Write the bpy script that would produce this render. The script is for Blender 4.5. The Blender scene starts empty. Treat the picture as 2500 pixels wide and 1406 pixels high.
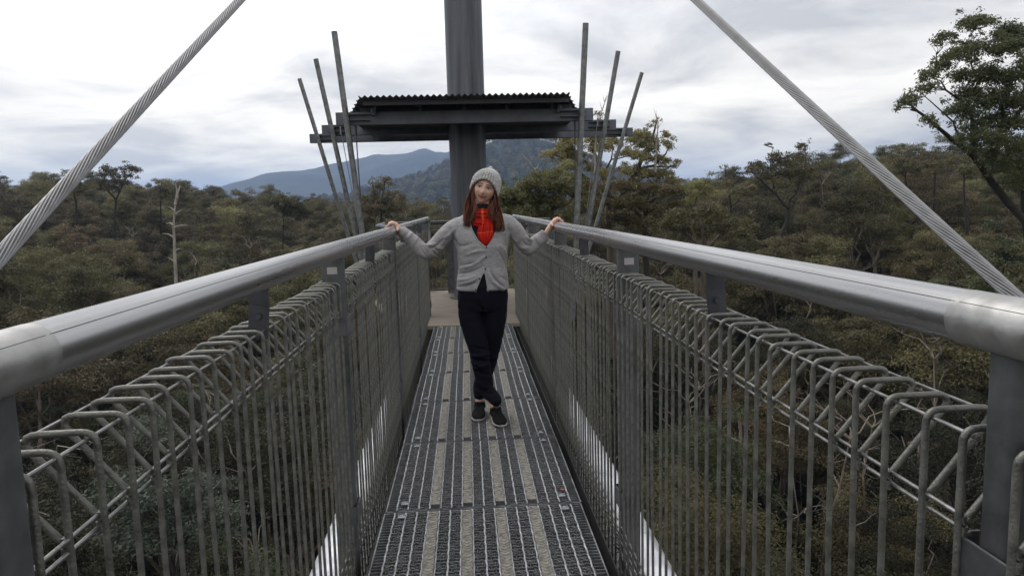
import bpy, math, random
import numpy as np
from mathutils import Vector, Matrix, Euler
from mathutils import noise as mnoise

PI = math.pi
rnd = random.Random(7)
S = bpy.context.scene
col = S.collection

# ------------------------------------------------------------------ camera
F_PX, YAW, PITCH, ROLL, EYE = 1711.3, 0.0624, 0.1173, 0.0266, 1.43
def cam_basis():
    f = Vector((math.sin(YAW)*math.cos(PITCH), math.cos(YAW)*math.cos(PITCH), -math.sin(PITCH)))
    r = Vector((math.cos(YAW), -math.sin(YAW), 0.0)); u = r.cross(f)
    return (r*math.cos(ROLL) - u*math.sin(ROLL), u*math.cos(ROLL) + r*math.sin(ROLL), f)
CR, CU, CF = cam_basis()
def ray(x, y):
    return (CF*F_PX + CR*(x-1250) - CU*(y-703)).normalized()
def at(x, y, Y):
    """world point seen at photo pixel (x, y) at distance Y along the walkway"""
    d = ray(x, y); return Vector((0, 0, EYE)) + d*(Y/d.y)
cam_data = bpy.data.cameras.new('camera'); cam = bpy.data.objects.new('camera', cam_data)
col.objects.link(cam); S.camera = cam
cam_data.sensor_width = 36.0; cam_data.lens = 36.0*F_PX/2500.0
cam_data.clip_start = 0.05; cam_data.clip_end = 20000
cam.matrix_world = Matrix(((CR.x, CU.x, -CF.x, 0), (CR.y, CU.y, -CF.y, 0), (CR.z, CU.z, -CF.z, EYE), (0, 0, 0, 1)))

# ------------------------------------------------------------------ world and sun
SUN_EL, SUN_AZ = math.radians(52), math.radians(-35)       # azimuth from +Y towards +X
W = bpy.data.worlds.new('World'); S.world = W; W.use_nodes = True
nt = W.node_tree; nt.nodes.clear()
def N(tree, t, **kw):
    n = tree.nodes.new(t)
    for k, v in kw.items():
        if k.startswith('i_'): n.inputs[k[2:].replace('_', ' ')].default_value = v
        else: setattr(n, k, v)
    return n
def L(tree, a, b): tree.links.new(a, b)
wo = N(nt, 'ShaderNodeOutputWorld'); bg = N(nt, 'ShaderNodeBackground'); bg.inputs['Strength'].default_value = 0.1
sky = N(nt, 'ShaderNodeTexSky', sky_type='NISHITA', sun_disc=False, sun_elevation=SUN_EL, sun_rotation=SUN_AZ)
tc = N(nt, 'ShaderNodeTexCoord'); sep = N(nt, 'ShaderNodeSeparateXYZ'); L(nt, tc.outputs['Generated'], sep.inputs[0])
zc = N(nt, 'ShaderNodeMath', operation='MAXIMUM'); zc.inputs[1].default_value = 0.0; L(nt, sep.outputs['Z'], zc.inputs[0])
za = N(nt, 'ShaderNodeMath', operation='ADD'); za.inputs[1].default_value = 0.16; L(nt, zc.outputs[0], za.inputs[0])
dx = N(nt, 'ShaderNodeMath', operation='DIVIDE'); L(nt, sep.outputs['X'], dx.inputs[0]); L(nt, za.outputs[0], dx.inputs[1])
dy = N(nt, 'ShaderNodeMath', operation='DIVIDE'); L(nt, sep.outputs['Y'], dy.inputs[0]); L(nt, za.outputs[0], dy.inputs[1])
cmb = N(nt, 'ShaderNodeCombineXYZ'); L(nt, dx.outputs[0], cmb.inputs[0]); L(nt, dy.outputs[0], cmb.inputs[1])
n1 = N(nt, 'ShaderNodeTexNoise', i_Scale=1.15, i_Detail=8.0, i_Roughness=0.55, i_Distortion=0.35)
mp = N(nt, 'ShaderNodeMapping'); mp.inputs['Location'].default_value = (3.1, 1.7, 0); L(nt, cmb.outputs[0], mp.inputs[0]); L(nt, mp.outputs[0], n1.inputs['Vector'])
cr = N(nt, 'ShaderNodeValToRGB'); L(nt, n1.outputs['Fac'], cr.inputs[0])
e = cr.color_ramp.elements
e[0].position = 0.38; e[0].color = (0.56, 0.56, 0.57, 1)
e[1].position = 0.63; e[1].color = (1.06, 1.05, 1.03, 1)
m_ = cr.color_ramp.elements.new(0.50); m_.color = (0.82, 0.81, 0.80, 1)
# the cloud is thinner around the hidden sun, up and ahead to the left
sd = Vector((math.sin(SUN_AZ)*math.cos(SUN_EL), math.cos(SUN_AZ)*math.cos(SUN_EL), math.sin(SUN_EL)))
dot = N(nt, 'ShaderNodeVectorMath', operation='DOT_PRODUCT'); L(nt, tc.outputs['Generated'], dot.inputs[0]); dot.inputs[1].default_value = sd
mr = N(nt, 'ShaderNodeMapRange', clamp=True); mr.inputs['From Min'].default_value = 0.30; mr.inputs['From Max'].default_value = 1.0
mr.inputs['To Min'].default_value = 11.0; mr.inputs['To Max'].default_value = 15.2; mr.interpolation_type = 'SMOOTHSTEP'; L(nt, dot.outputs['Value'], mr.inputs['Value'])
# the cloud deck is warmer and brighter low down, where it thins
lo = N(nt, 'ShaderNodeMapRange', clamp=True, interpolation_type='SMOOTHSTEP'); lo.inputs['From Min'].default_value = .30; lo.inputs['From Max'].default_value = .0; L(nt, sep.outputs['Z'], lo.inputs['Value'])
wm = N(nt, 'ShaderNodeMixRGB', blend_type='MULTIPLY'); wm.inputs[2].default_value = (1.33, 1.24, 1.05, 1); L(nt, lo.outputs[0], wm.inputs[0]); L(nt, cr.outputs[0], wm.inputs[1])
mul = N(nt, 'ShaderNodeVectorMath', operation='SCALE'); L(nt, wm.outputs[0], mul.inputs[0]); L(nt, mr.outputs[0], mul.inputs['Scale'])
mix = N(nt, 'ShaderNodeMixRGB'); mix.inputs[0].default_value = 0.98
L(nt, sky.outputs[0], mix.inputs[1]); L(nt, mul.outputs[0], mix.inputs[2]); L(nt, mix.outputs[0], bg.inputs['Color']); L(nt, bg.outputs[0], wo.inputs[0])
sl = bpy.data.lights.new('sun', 'SUN'); sl.energy = 1.3; sl.angle = math.radians(18); sl.color = (1.0, 0.965, 0.92)
so = bpy.data.objects.new('sun', sl); col.objects.link(so); so.rotation_euler = (-sd).to_track_quat('-Z', 'Y').to_euler()
so.location = (0, 0, 30)
S.view_settings.view_transform = 'Standard'; S.view_settings.look = 'None'; S.view_settings.gamma = 1
S.view_settings.use_curve_mapping = False; S.view_settings.exposure = 0.10
S.render.engine = 'CYCLES'
cy = S.cycles; cy.max_bounces = 6; cy.diffuse_bounces = 3; cy.glossy_bounces = 3; cy.transmission_bounces = 3
cy.volume_bounces = 0; cy.transparent_max_bounces = 8; cy.use_denoising = True
try: cy.denoiser = 'OPENIMAGEDENOISE'
except Exception: pass
cy.caustics_reflective = False; cy.caustics_refractive = False

# ------------------------------------------------------------------ helpers
class MB:
    def __init__(s): s.v = []; s.f = []; s.sm = []; s.mi = []
    def add(s, vs, fs, smooth=False, m=0):
        o = len(s.v); s.v.extend([tuple(p) for p in vs])
        s.f.extend([tuple(i+o for i in f) for f in fs]); s.sm.extend([smooth]*len(fs)); s.mi.extend([m]*len(fs))
    def box(s, c, d, R=None, m=0):
        c = Vector(c); vs = []
        for z in (-.5, .5):
            for y in (-.5, .5):
                for x in (-.5, .5):
                    p = Vector((x*d[0], y*d[1], z*d[2])); vs.append(c + (R @ p if R else p))
        s.add(vs, [(0, 2, 3, 1), (4, 5, 7, 6), (0, 1, 5, 4), (2, 6, 7, 3), (0, 4, 6, 2), (1, 3, 7, 5)], False, m)
    def tube(s, pts, r, n=8, cap=True, smooth=True, m=0, flat=None):
        pts = [Vector(p) for p in pts]; k = len(pts)
        rs = r if isinstance(r, (list, tuple)) else [r]*k
        t0 = (pts[1]-pts[0]).normalized(); a = Vector((0, 0, 1)) if abs(t0.z) < .9 else Vector((1, 0, 0))
        u = (a - t0*a.dot(t0)).normalized(); vs = []
        for i in range(k):
            t = (pts[min(i+1, k-1)] - pts[max(i-1, 0)]).normalized()
            u = (u - t*u.dot(t)).normalized(); w = t.cross(u)
            for j in range(n):
                A = 2*PI*j/n; vs.append(pts[i] + (u*math.cos(A) + w*math.sin(A))*rs[i])
        fs = [(i*n+j, i*n+(j+1) % n, (i+1)*n+(j+1) % n, (i+1)*n+j) for i in range(k-1) for j in range(n)]
        s.add(vs, fs, smooth, m)
        if cap: s.add(vs[:n][::-1], [tuple(range(n))], False, m); s.add(vs[-n:], [tuple(range(n))], False, m)
    def mesh(s, name, mats):
        me = bpy.data.meshes.new(name); me.from_pydata(s.v, [], s.f)
        for m in (mats if isinstance(mats, (list, tuple)) else [mats]): me.materials.append(m)
        me.polygons.foreach_set('use_smooth', s.sm); me.polygons.foreach_set('material_index', s.mi); me.update()
        return me
    def obj(s, name, mats, parent=None, loc=None, **tags):
        return link(name, s.mesh(name, mats), parent, loc, **tags)
def link(name, data, parent=None, loc=None, label=None, cat=None, group=None, kind=None, rot=None, sc=None):
    o = bpy.data.objects.new(name, data); col.objects.link(o)
    if parent: o.parent = parent
    if loc is not None: o.location = loc
    if rot is not None: o.rotation_euler = rot
    if sc is not None: o.scale = sc
    if label: o['label'] = label
    if cat: o['category'] = cat
    if group: o['group'] = group
    if kind: o['kind'] = kind
    return o
def bevel(o, w, seg=2):
    m = o.modifiers.new('bevel', 'BEVEL'); m.width = w; m.segments = seg; m.limit_method = 'ANGLE'; m.angle_limit = math.radians(40)
    return o

def mat(name, base, rough=0.6, metal=0.0, var=0.25, scale=6.0, bump=0.0, bscale=60.0, col2=None, stretch=None, rvar=0.1, coord='Object', spec=None, sss=0.0):
    m = bpy.data.materials.new(name); m.use_nodes = True; t = m.node_tree; b = t.nodes['Principled BSDF']
    tc = N(t, 'ShaderNodeTexCoord'); v = tc.outputs[coord]
    if stretch:
        mp = N(t, 'ShaderNodeMapping'); mp.inputs['Scale'].default_value = stretch; L(t, v, mp.inputs[0]); v = mp.outputs[0]
    n = N(t, 'ShaderNodeTexNoise', i_Scale=scale, i_Detail=6.0, i_Roughness=0.6); L(t, v, n.inputs['Vector'])
    r = N(t, 'ShaderNodeValToRGB'); L(t, n.outputs['Fac'], r.inputs[0])
    c2 = col2 or tuple(min(1, c*(1+var*1.4)) for c in base); c1 = tuple(c*(1-var) for c in base)
    r.color_ramp.elements[0].position = .33; r.color_ramp.elements[0].color = (*c1, 1)
    r.color_ramp.elements[1].position = .68; r.color_ramp.elements[1].color = (*c2, 1)
    L(t, r.outputs[0], b.inputs['Base Color'])
    b.inputs['Metallic'].default_value = metal
    q = N(t, 'ShaderNodeMapRange'); q.inputs['From Min'].default_value = .3; q.inputs['From Max'].default_value = .7
    q.inputs['To Min'].default_value = max(.02, rough-rvar); q.inputs['To Max'].default_value = min(1, rough+rvar)
    L(t, n.outputs['Fac'], q.inputs['Value']); L(t, q.outputs[0], b.inputs['Roughness'])
    if spec is not None: b.inputs['Specular IOR Level'].default_value = spec
    if sss: b.inputs['Subsurface Weight'].default_value = sss; b.inputs['Subsurface Radius'].default_value = (.012, .005, .003)
    if bump:
        nb = N(t, 'ShaderNodeTexNoise', i_Scale=bscale, i_Detail=4.0); L(t, v, nb.inputs['Vector'])
        bb = N(t, 'ShaderNodeBump'); bb.inputs['Strength'].default_value = bump; bb.inputs['Distance'].default_value = .01
        L(t, nb.outputs['Fac'], bb.inputs['Height']); L(t, bb.outputs[0], b.inputs['Normal'])
    return m

def leaf_mat(name, c1, c2, c3):
    m = bpy.data.materials.new(name); m.use_nodes = True; t = m.node_tree; b = t.nodes['Principled BSDF']
    tc = N(t, 'ShaderNodeTexCoord'); n = N(t, 'ShaderNodeTexNoise', i_Scale=0.42, i_Detail=5.0, i_Roughness=.65); L(t, tc.outputs['Object'], n.inputs['Vector'])
    r = N(t, 'ShaderNodeValToRGB'); L(t, n.outputs['Fac'], r.inputs[0]); el = r.color_ramp.elements
    el[0].position = .3; el[0].color = (*c1, 1); el[1].position = .7; el[1].color = (*c3, 1); q = el.new(.5); q.color = (*c2, 1)
    oi = N(t, 'ShaderNodeObjectInfo'); hs = N(t, 'ShaderNodeHueSaturation')
    mr = N(t, 'ShaderNodeMapRange'); mr.inputs['To Min'].default_value = .475; mr.inputs['To Max'].default_value = .515; L(t, oi.outputs['Random'], mr.inputs['Value']); L(t, mr.outputs[0], hs.inputs['Hue'])
    mv = N(t, 'ShaderNodeMapRange'); mv.inputs['To Min'].default_value = .62; mv.inputs['To Max'].default_value = 1.4
    wn = N(t, 'ShaderNodeTexWhiteNoise', noise_dimensions='1D'); L(t, oi.outputs['Random'], wn.inputs['W']); L(t, wn.outputs['Value'], mv.inputs['Value']); L(t, mv.outputs[0], hs.inputs['Value'])
    L(t, r.outputs[0], hs.inputs['Color']); L(t, hs.outputs[0], b.inputs['Base Color'])
    b.inputs['Roughness'].default_value = .55; b.inputs['Specular IOR Level'].default_value = .3
    tr = N(t, 'ShaderNodeBsdfTranslucent'); L(t, hs.outputs[0], tr.inputs['Color'])
    ms = N(t, 'ShaderNodeMixShader'); ms.inputs[0].default_value = .38
    L(t, b.outputs[0], ms.inputs[1]); L(t, tr.outputs[0], ms.inputs[2]); L(t, ms.outputs[0], t.nodes['Material Output'].inputs[0])
    return m

M = {}
M['rail'] = mat('galvanised_rail', (.40, .40, .405), .27, .92, .13, 5, 0, 20, stretch=(1, .10, 1), rvar=.05)
M['zinc'] = mat('cold_zinc_patch', (.38, .376, .365), .42, .78, .16, 22, .04, 90)
M['post'] = mat('galvanised_post', (.115, .12, .125), .52, .65, .35, 9, .1, 40)
M['wire'] = mat('galvanised_wire', (.165, .165, .15), .5, .6, .35, 30, .25, 200)
M['wire_bright'] = mat('galvanised_line_wire', (.24, .24, .235), .4, .75, .3, 30, .1, 150)
M['chord'] = mat('galvanised_chord', (.66, .67, .70), .35, .45, .2, 6, .15, 30)
M['bracket'] = mat('dull_bracket_steel', (.065, .068, .08), .5, .5, .25, 20)
M['cable'] = mat('cable_steel', (.25, .25, .255), .5, .55, .2, 12, .1, 60)
M['grate'] = mat('grating_steel', (.20, .205, .215), .42, .6, .35, 18)
M['grate_wire'] = mat('grating_mesh_wire', (.28, .28, .28), .42, .6, .4, 30)
M['rod'] = mat('twisted_rod_steel', (.42, .43, .45), .4, .6, .3, 25)
M['strip'] = mat('gritty_strip', (.235, .222, .195), .55, .35, .45, 45, .9, 260)
M['clip'] = mat('shiny_clip', (.55, .57, .6), .3, .9, .2, 20)
M['dark'] = mat('dark_steelwork', (.075, .078, .092), .55, .3, .25, 3)
M['beam'] = mat('beam_steel', (.115, .125, .15), .5, .35, .35, 2.5, .1, 20)
M['roof'] = mat('roof_sheet', (.16, .165, .18), .55, .3, .35, 4)
M['plat'] = mat('brown_platform', (.235, .195, .155), .75, 0, .25, 3, .15, 40, stretch=(1, 6, 1))
M['black_plate'] = mat('black_plate', (.012, .012, .014), .8)
M['label'] = mat('label_plate', (.46, .44, .44), .5, .1, .08, 20)

# the mast: weathered paint with long vertical streaks
def mast_mat():
    m = mat('weathered_mast', (.098, .105, .12), .5, .4, .5, 1.6, .05, 10, stretch=(4.5, 4.5, .22), coord='Object')
    return m
M['mast'] = mast_mat()
M['pole'] = mat('pole_steel', (.16, .165, .165), .5, .5, .4, 14, .2, 50)
# ------------------------------------------------------------------ walkway frame numbers (camera at x=0, y=0)
XL, XR, HR = -0.501, 0.621, 1.2765
FL, FR = -0.430, 0.509
P0, DP = 0.771, 2.095
YN = 0.766            # the post beside the camera
POSTY = [P0 + DP*i for i in range(-1, 5)]; POSTY[1] = YN
END_Y = POSTY[-1]

# deck ---------------------------------------------------------------
JY = [-0.75, 0.25, 1.22, 2.21, 3.21, 4.18, 5.08, 5.97, 6.78, 7.57, 8.37]
deck = link('walkway_deck', None, label='long grey steel grating deck of the walkway, running to the tower under the woman', cat='walkway')
WD = FR-FL
def grating_mesh(length, wfac=0):
    m = MB(); NB = 18; hw = WD/2; pitch = WD/NB
    # frame edges
    for sx in (-1, 1): m.box((sx*(hw-.003), 0, -.016), (.006, length-.008, .032))
    for sy in (-1, 1): m.box((0, sy*(length/2-.006), -.017), (WD-.012, .005, .030))
    for i in range(1, NB):                              # long twisted rods between the columns
        x = -hw + pitch*i
        k = int(length/.028)
        m.tube([(x+.0014*math.sin(j*2.1), -length/2+.01+j*(length-.02)/k, .0005+.0012*math.cos(j*2.1)) for j in range(k+1)], .0038, 5, False, False, 1)
    nb = int(length/.0255)
    for j in range(nb):                                 # bearing bars across
        y = -length/2+.0255*(j+.6); m.box((0, y, -.013), (WD-.012, .0024, .025))
    return m
def wire_mesh(length, seed):
    r = random.Random(seed); m = MB(); NB = 18; hw = WD/2; pitch = WD/NB
    for i in range(1, NB-1):
        if i in (4, 7, 10, 13): continue
        x0 = -hw+pitch*i+.005; w = pitch-.010
        nrow = int(length/.036)
        for j in range(nrow):                           # hexagonal netting laid over the bars
            y = -length/2+.012+.036*j
            off = (j % 2)*w/4
            pts = [(x0, y), (x0+w*.18, y+.016), (x0+w*.42, y+.016), (x0+w*.58, y), (x0+w*.82, y), (x0+w, y+.016)]
            if j % 2: pts = [(x0, y+.016), (x0+w*.18, y), (x0+w*.42, y), (x0+w*.58, y+.016), (x0+w*.82, y+.016), (x0+w, y)]
            m.tube([(a+r.uniform(-.002, .002), b+r.uniform(-.002, .002), .0035) for a, b in pts], .0010, 3, False, False)
            cx = x0+w*(.7 if j % 2 == 0 else .3)
            m.tube([(cx, y+.004, .0035), (cx+r.uniform(-.004, .004), y+.032, .0035)], .0010, 3, False, False)
    return m
def strip_mesh(length, seed):
    r = random.Random(seed); m = MB(); w = .043
    m.box((0, 0, .001), (w, length, .008))
    for j in range(int(length/.024)):                   # moulded herringbone ribs
        y = -length/2+.012+.024*j
        for sx in (-1, 1):
            m.tube([(0, y-.007, .0055), (sx*w*.46, y+.009, .0055)], .0016, 3, False, False)
    return m
gm_cache = {}
for i in range(len(JY)-1):
    a, b = JY[i], JY[i+1]; Ln = round(b-a-.006, 3); cx = (FL+FR)/2 + rnd.uniform(-.004, .004); key = round(Ln, 2)
    if key not in gm_cache:
        gm_cache[key] = (grating_mesh(Ln).mesh('grating_panel', [M['grate'], M['rod']]), wire_mesh(Ln, i).mesh('wire_netting', M['grate_wire']),
                         strip_mesh(Ln-.075, i).mesh('grip_strip', M['strip']))
    g, wn, st = gm_cache[key]
    p = link('grating_panel', g, deck, (cx, (a+b)/2, 0))
    link('wire_netting', wn, p, (0, 0, 0), kind='stuff')
    for fr in (.25, .4167, .5833, .75):
        link('grip_strip', st, p, (-WD/2+fr*WD, .012, .003))
    for sx in (-1, 1):
        for yy in (-Ln/2+.07, Ln/2-.07):
            c = MB(); c.box((0, 0, .007), (.036, .034, .004)); c.tube([(0, 0, .008), (0, 0, .014)], .007, 6)
            link('saddle_clip', c.mesh('saddle_clip', M['clip']), p, (sx*(WD/2-.088), yy, .004))

# main frame under the deck -------------------------------------------
frame = link('walkway_truss', None, label='galvanised tube truss carrying the deck, its bright pipes showing through both fences', cat='truss')
XC = (XL+XR)/2; a_ch = .700
for sx in (-1, 1):
    t = MB(); t.tube([(XC+sx*.754, -3, -.425), (XC+sx*.754, 9.1, -.425)], .155, 40)
    t.obj('chord_pipe', M['chord'], frame)
    t = MB(); t.box((XC+sx*.492, 2.8, -.17), (.005, 11.1, .30)); t.obj('edge_angle', M['black_plate'], frame)
for y in [JY[i] for i in range(len(JY))] + POSTY[1:]:
    t = MB(); t.box((XC, y, -.16), (.96, .05, .10)); t.obj('cross_beam', M['dark'], frame)

# side railings ---------------------------------------------------------
ZT, ZD, WR = 1.139, 1.018, .107          # top of the rolled mesh, its double wires, its depth
def arc(c, r, a0, a1, n=5):
    return [(c[0]+r*math.cos(a0+(a1-a0)*k/n), c[1]+r*math.sin(a0+(a1-a0)*k/n)) for k in range(n+1)]
def bar_mesh():
    """one bent fence wire in its own x-z plane, x pointing away from the deck"""
    R = .020; zb = -.225; zd = -.075; p = []
    def corner(a, b, c, r=R):
        a, b, c = Vector(a), Vector(b), Vector(c); u = (a-b).normalized(); v = (c-b).normalized(); ang = u.angle(v)
        d = r/math.tan(ang/2); d = min(d, r*1.8); p1 = b+u*d; p2 = b+v*d; out = []
        for k in range(6):
            s = k/5; out.append((p1*(1-s)+b*s)*(1-s)+(b*(1-s)+p2*s)*s)
        return out
    A = (.004, zd); B = (WR, zb); C = (0, zb); D = (0, ZT); E = (WR, ZT); G = (.004, ZD-.004)
    pts = [Vector(A)] + corner(A, B, C) + corner(B, C, D) + [Vector((0, z)) for z in (.3, .6, .9)] + corner(C, D, E) + corner(D, E, G) + [Vector(G)]
    m = MB(); m.tube([(q[0], 0, q[1]) for q in pts], .0050, 8); ball_ = [(.005, 0, ZD-.020), (.005, 0, ZD-.006)]; m.tube(ball_, .0068, 6); m.tube([(.004, 0, ZD+.0), (.004, 0, ZD+.008)], .0065, 6)
    return m.mesh('bar', M['wire'])
BAR = bar_mesh()
bolt = MB(); bolt.tube([(0, 0, 0), (0, -.003, 0)], .010, 12); bolt.tube([(0, -.003, 0), (0, -.010, 0)], .0075, 6, smooth=False)
BOLT = bolt.mesh('bolt', M['bracket'])
def rail_tube(sx, x, a, b):
    m = MB(); k = 24
    m.tube([(x, a+.0015+(b-a-.003)*i/k, HR) for i in range(k+1)], .0345, 32); return m
def railing(sx, x, label):
    R = link('railing', None, label=label, cat='railing', group='railings along the walkway')
    for i, y in enumerate(POSTY):
        post = MB(); w, d = .088, .050; xc = x+sx*(w/2-.002); hz = HR-.012+.35
        # rectangular hollow post with rounded corners, standing on the chord
        prof = []
        for (qx, qy, a0) in ((w/2-.012, d/2-.012, 0), (-w/2+.012, d/2-.012, PI/2), (-w/2+.012, -d/2+.012, PI), (w/2-.012, -d/2+.012, 1.5*PI)):
            prof += arc((qx, qy), .012, a0, a0+PI/2, 4)
        vs = [(px, py, -.35) for px, py in prof] + [(px, py, HR-.012) for px, py in prof]; n = len(prof)
        post.add(vs, [(j, (j+1) % n, n+(j+1) % n, n+j) for j in range(n)], True); post.add(vs[n:], [tuple(range(n))])
        po = post.obj('post', M['post'], R, (xc, y, 0))
        # weld bead where the rail is coped onto the post
        wb = MB(); wb.tube([(-sx*.0, 0, 0)]+[(px*1.02, py*1.04, 0.0) for px, py in prof[:3]], .004, 5)
        wz = MB(); zz = HR-.036
        loop = [(px*1.03, py*1.06, zz+.012*abs(math.sin(3*k_+1))+(.02 if abs(px) > w/2-.01 else 0)) for k_, (px, py) in enumerate(prof)]
        wz.tube(loop+[loop[0]], .0045, 6, False); wz.obj('weld', M['zinc'], po)
        # strap that holds the mesh at the double wires
        st = MB(); zc_ = ZD-.055
        st.box((-sx*(w/2+.006), 0, zc_), (.004, .105, .075)); st.box((-sx*(w/2-.010), -.0525, zc_), (.032, .004, .075)); st.box((-sx*(w/2-.010), .0525, zc_), (.032, .004, .075))
        so_ = st.obj('strap', M['post'], po); bevel(so_, .0015)
        st = MB(); zc_ = .17
        st.box((-sx*(w/2+.006), 0, zc_), (.004, .105, .075)); st.box((-sx*(w/2-.010), -.0525, zc_), (.032, .004, .075)); st.box((-sx*(w/2-.010), .0525, zc_), (.032, .004, .075))
        st.obj('strap', M['post'], po)
        if i == 2:
            lb = MB(); lb.box((0, -.0262, HR-.088), (.040, .002, .028)); lb.obj('label_plate', M['label'], po)
    for i in range(len(POSTY)-1):
        a, b = POSTY[i]+(.045 if i else 0), POSTY[i+1]+.045
        if i == len(POSTY)-2: b = POSTY[i+1]
        ro = rail_tube(sx, x, a, b).obj('handrail', M['rail'], R)
        sm_ = MB(); ca_, sa_ = math.cos(math.radians(41)), math.sin(math.radians(41)); sm_.tube([(x-sx*ca_*.0345, a+.004, HR+sa_*.0345), (x-sx*ca_*.0345, b-.004, HR+sa_*.0345)], .0006, 6)
        sm_.obj('dark_line', M['post'], ro)  # thin dark line along the upper inner side of the handrail
        # bracket halfway, bolted down to the rolled mesh top
        ym = (POSTY[i]+POSTY[i+1])/2; bx = x+sx*.035
        br = MB(); br.box((bx, ym, HR-.055), (.050, .006, .085)); bo = br.obj('bracket', M['bracket'], R)
        b2 = MB(); tilt = Matrix.Rotation(-sx*.10, 3, 'Y'); b2.box((bx+sx*.002, ym-.0065, HR-.125), (.050, .005, .085), tilt)
        b2.obj('bracket_plate', M['bracket'], bo)
        link('bolt', BOLT, bo, (bx, ym-.009, HR-.110))
        # rolled-top mesh panel of the bay: long wires, and each bent bar as its own piece
        xi = x+(-.012 if sx < 0 else -.010); lw = MB(); ya, yb = POSTY[i]+.035, POSTY[i+1]-.035
        for (ox, oz, r_) in ((.0125, ZT-.0105, .0032), (WR-.010, ZT-.0085, .0032), (.007, ZD+.004, .0032), (.0085, ZD-.014, .0032), (.0085, .050, .0032), (.0085, .015, .0032), (.0085, -.02, .0028), (.006, -.062, .0032), (.006, -.078, .0032), (WR-.006, -.215, .0032), (.0085, -.15, .0028), (.0085, -.215, .0032)):
            lw.tube([(xi+sx*ox, ya, oz), (xi+sx*ox, yb, oz)], r_, 6)
        mp_ = lw.obj('mesh_panel', M['wire_bright'], R)
        n = 27; 
        for j in range(n):
            yy = ya+.012+(yb-ya-.024)*j/(n-1)
            link('bar', BAR, mp_, (xi, yy+rnd.uniform(-.0025, .0025), rnd.uniform(-.0025, .002)), rot=(rnd.uniform(-.003, .003), rnd.uniform(-.008, .008), rnd.uniform(-.03, .03)+(0 if sx > 0 else PI)))
    # weathered zinc paint sprayed over the joint nearest the camera
    y0 = POSTY[1]
    sl_ = MB(); k = 20; sl_.tube([(x, y0-.075+.13*j/k, HR) for j in range(k+1)], .0349, 32); sl_.obj('zinc_sleeve', M['zinc'], R)
    sl_ = MB(); sl_.tube([(x, POSTY[2]+.005, HR), (x, POSTY[2]+.055, HR)], .0353, 32); sl_.obj('joint_sleeve', M['rail'], R)
    # end of the rail turned down
    yE = END_Y; pts = [(x, yE+.0015, HR)] + [(x, yE+.05*math.sin(t_), HR-.05+.05*math.cos(t_)) for t_ in (.3, .6, .9, 1.2, 1.5707)] + [(x, yE+.05, HR-.30)]
    eb = MB(); eb.tube(pts, .0345, 20); eb.obj('rail_end', M['rail'], R)
    return R
railing(-1, XL, 'grey tube railing with rolled-top wire mesh along the left of the walkway')
railing(1, XR, 'grey tube railing with rolled-top wire mesh along the right of the walkway')

# suspension cables -------------------------------------------------------
def cable(A, B, label, dia=.041, lobes=15, lay=.72, hand=1):
    d = (B-A).normalized(); P = A - d*2.4; Q = A + d*((11.0-A.y)/d.y); Lg = (Q-P).length
    u = d.orthogonal().normalized(); w = d.cross(u); n = int(Lg/.03); k = lobes*6; vs = []
    m = MB()
    for i in range(n+1):
        s = Lg*i/n; sag = -.012*math.sin(PI*s/Lg)
        c = P+d*s+Vector((0, 0, sag)); tw = hand*2*PI*s/lay
        for j in range(k):
            q = 2*PI*j/k; rr = dia/2*(1-.36*(1-abs(math.cos(lobes*q/2))**.7))
            A_ = q+tw; vs.append(c+(u*math.cos(A_)+w*math.sin(A_))*rr)
    m.add(vs, [(i*k+j, i*k+(j+1) % k, (i+1)*k+(j+1) % k, (i+1)*k+j) for i in range(n) for j in range(k)], True)
    o = m.obj('suspension_cable', M['cable'], None, label=label, cat='cable', group='suspension cables of the walkway')
    return P, Q
cA, cB = at(0, 619, 1.80), at(581, 0, 3.75)
PL, QL = cable(cA, cB, 'thick twisted steel cable rising over the forest on the dead pale tree side', hand=-1)
cA2, cB2 = at(2463, 706, 1.80), at(1704, 0, 3.70)
PR, QR = cable(cA2, cB2, 'thick twisted steel cable crossing in front of the tallest leaning gum tree', hand=-1)

# tower -------------------------------------------------------------------
MX, MY = at(1143, 400, 11.0).x, 11.0
mast = link('tower_mast', None, label='tall round dark grey steel mast standing behind the woman, through the shelter roof', cat='mast')
t = MB(); t.tube([(MX, MY, z) for z in np.linspace(-26, 10, 19)], .283, 48); t.obj('shaft', M['mast'], mast)
t = MB(); t.tube([(MX, MY, -.05), (MX, MY, .03)], .36, 40); t.obj('base_flange', M['post'], mast)
t = MB(); zq = QL.z; t.box((MX, MY, QL.z), (abs(QR.x-QL.x)+.3, .22, .30)); t.obj('cable_crosshead', M['dark'], mast)

shel = link('shelter', None, label='dark open shelter with corrugated roof on stepped beams around the mast', cat='shelter')
D1, D2, D3 = 9.6, 11.35, 12.4
BEAMS = [(820, 293, 1448, 277, D1, .165), (786, 322, 1504, 302, D2, .165), (756, 339, 1545, 322, D3, .15)]
beam_pts = []
for (xa, ya, xb, yb, D, h) in BEAMS:
    pa, pb = at(xa, ya, D), at(xb, yb, D); zc_ = (pa.z+pb.z)/2; beam_pts.append((pa.x, pb.x, zc_, D, h))
    t = MB(); cx = (pa.x+pb.x)/2; Lb = pb.x-pa.x
    gap = .0
    t.box((cx, D, zc_), (Lb, .012, h-.024)); t.box((cx, D+.045, zc_+h/2-.006), (Lb, .10, .012)); t.box((cx, D+.045, zc_-h/2+.006), (Lb, .10, .012))
    bo = t.obj('cross_beam', M['beam'], shel)
    for s_, xx in ((1, pa.x), (-1, pb.x)):
        for dz in (.045, -.03):
            c = MB(); c.box((xx+s_*.28, D-.045, zc_+dz), (.34, .085, .008)); c.obj('cleat', M['beam'], bo)
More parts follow.
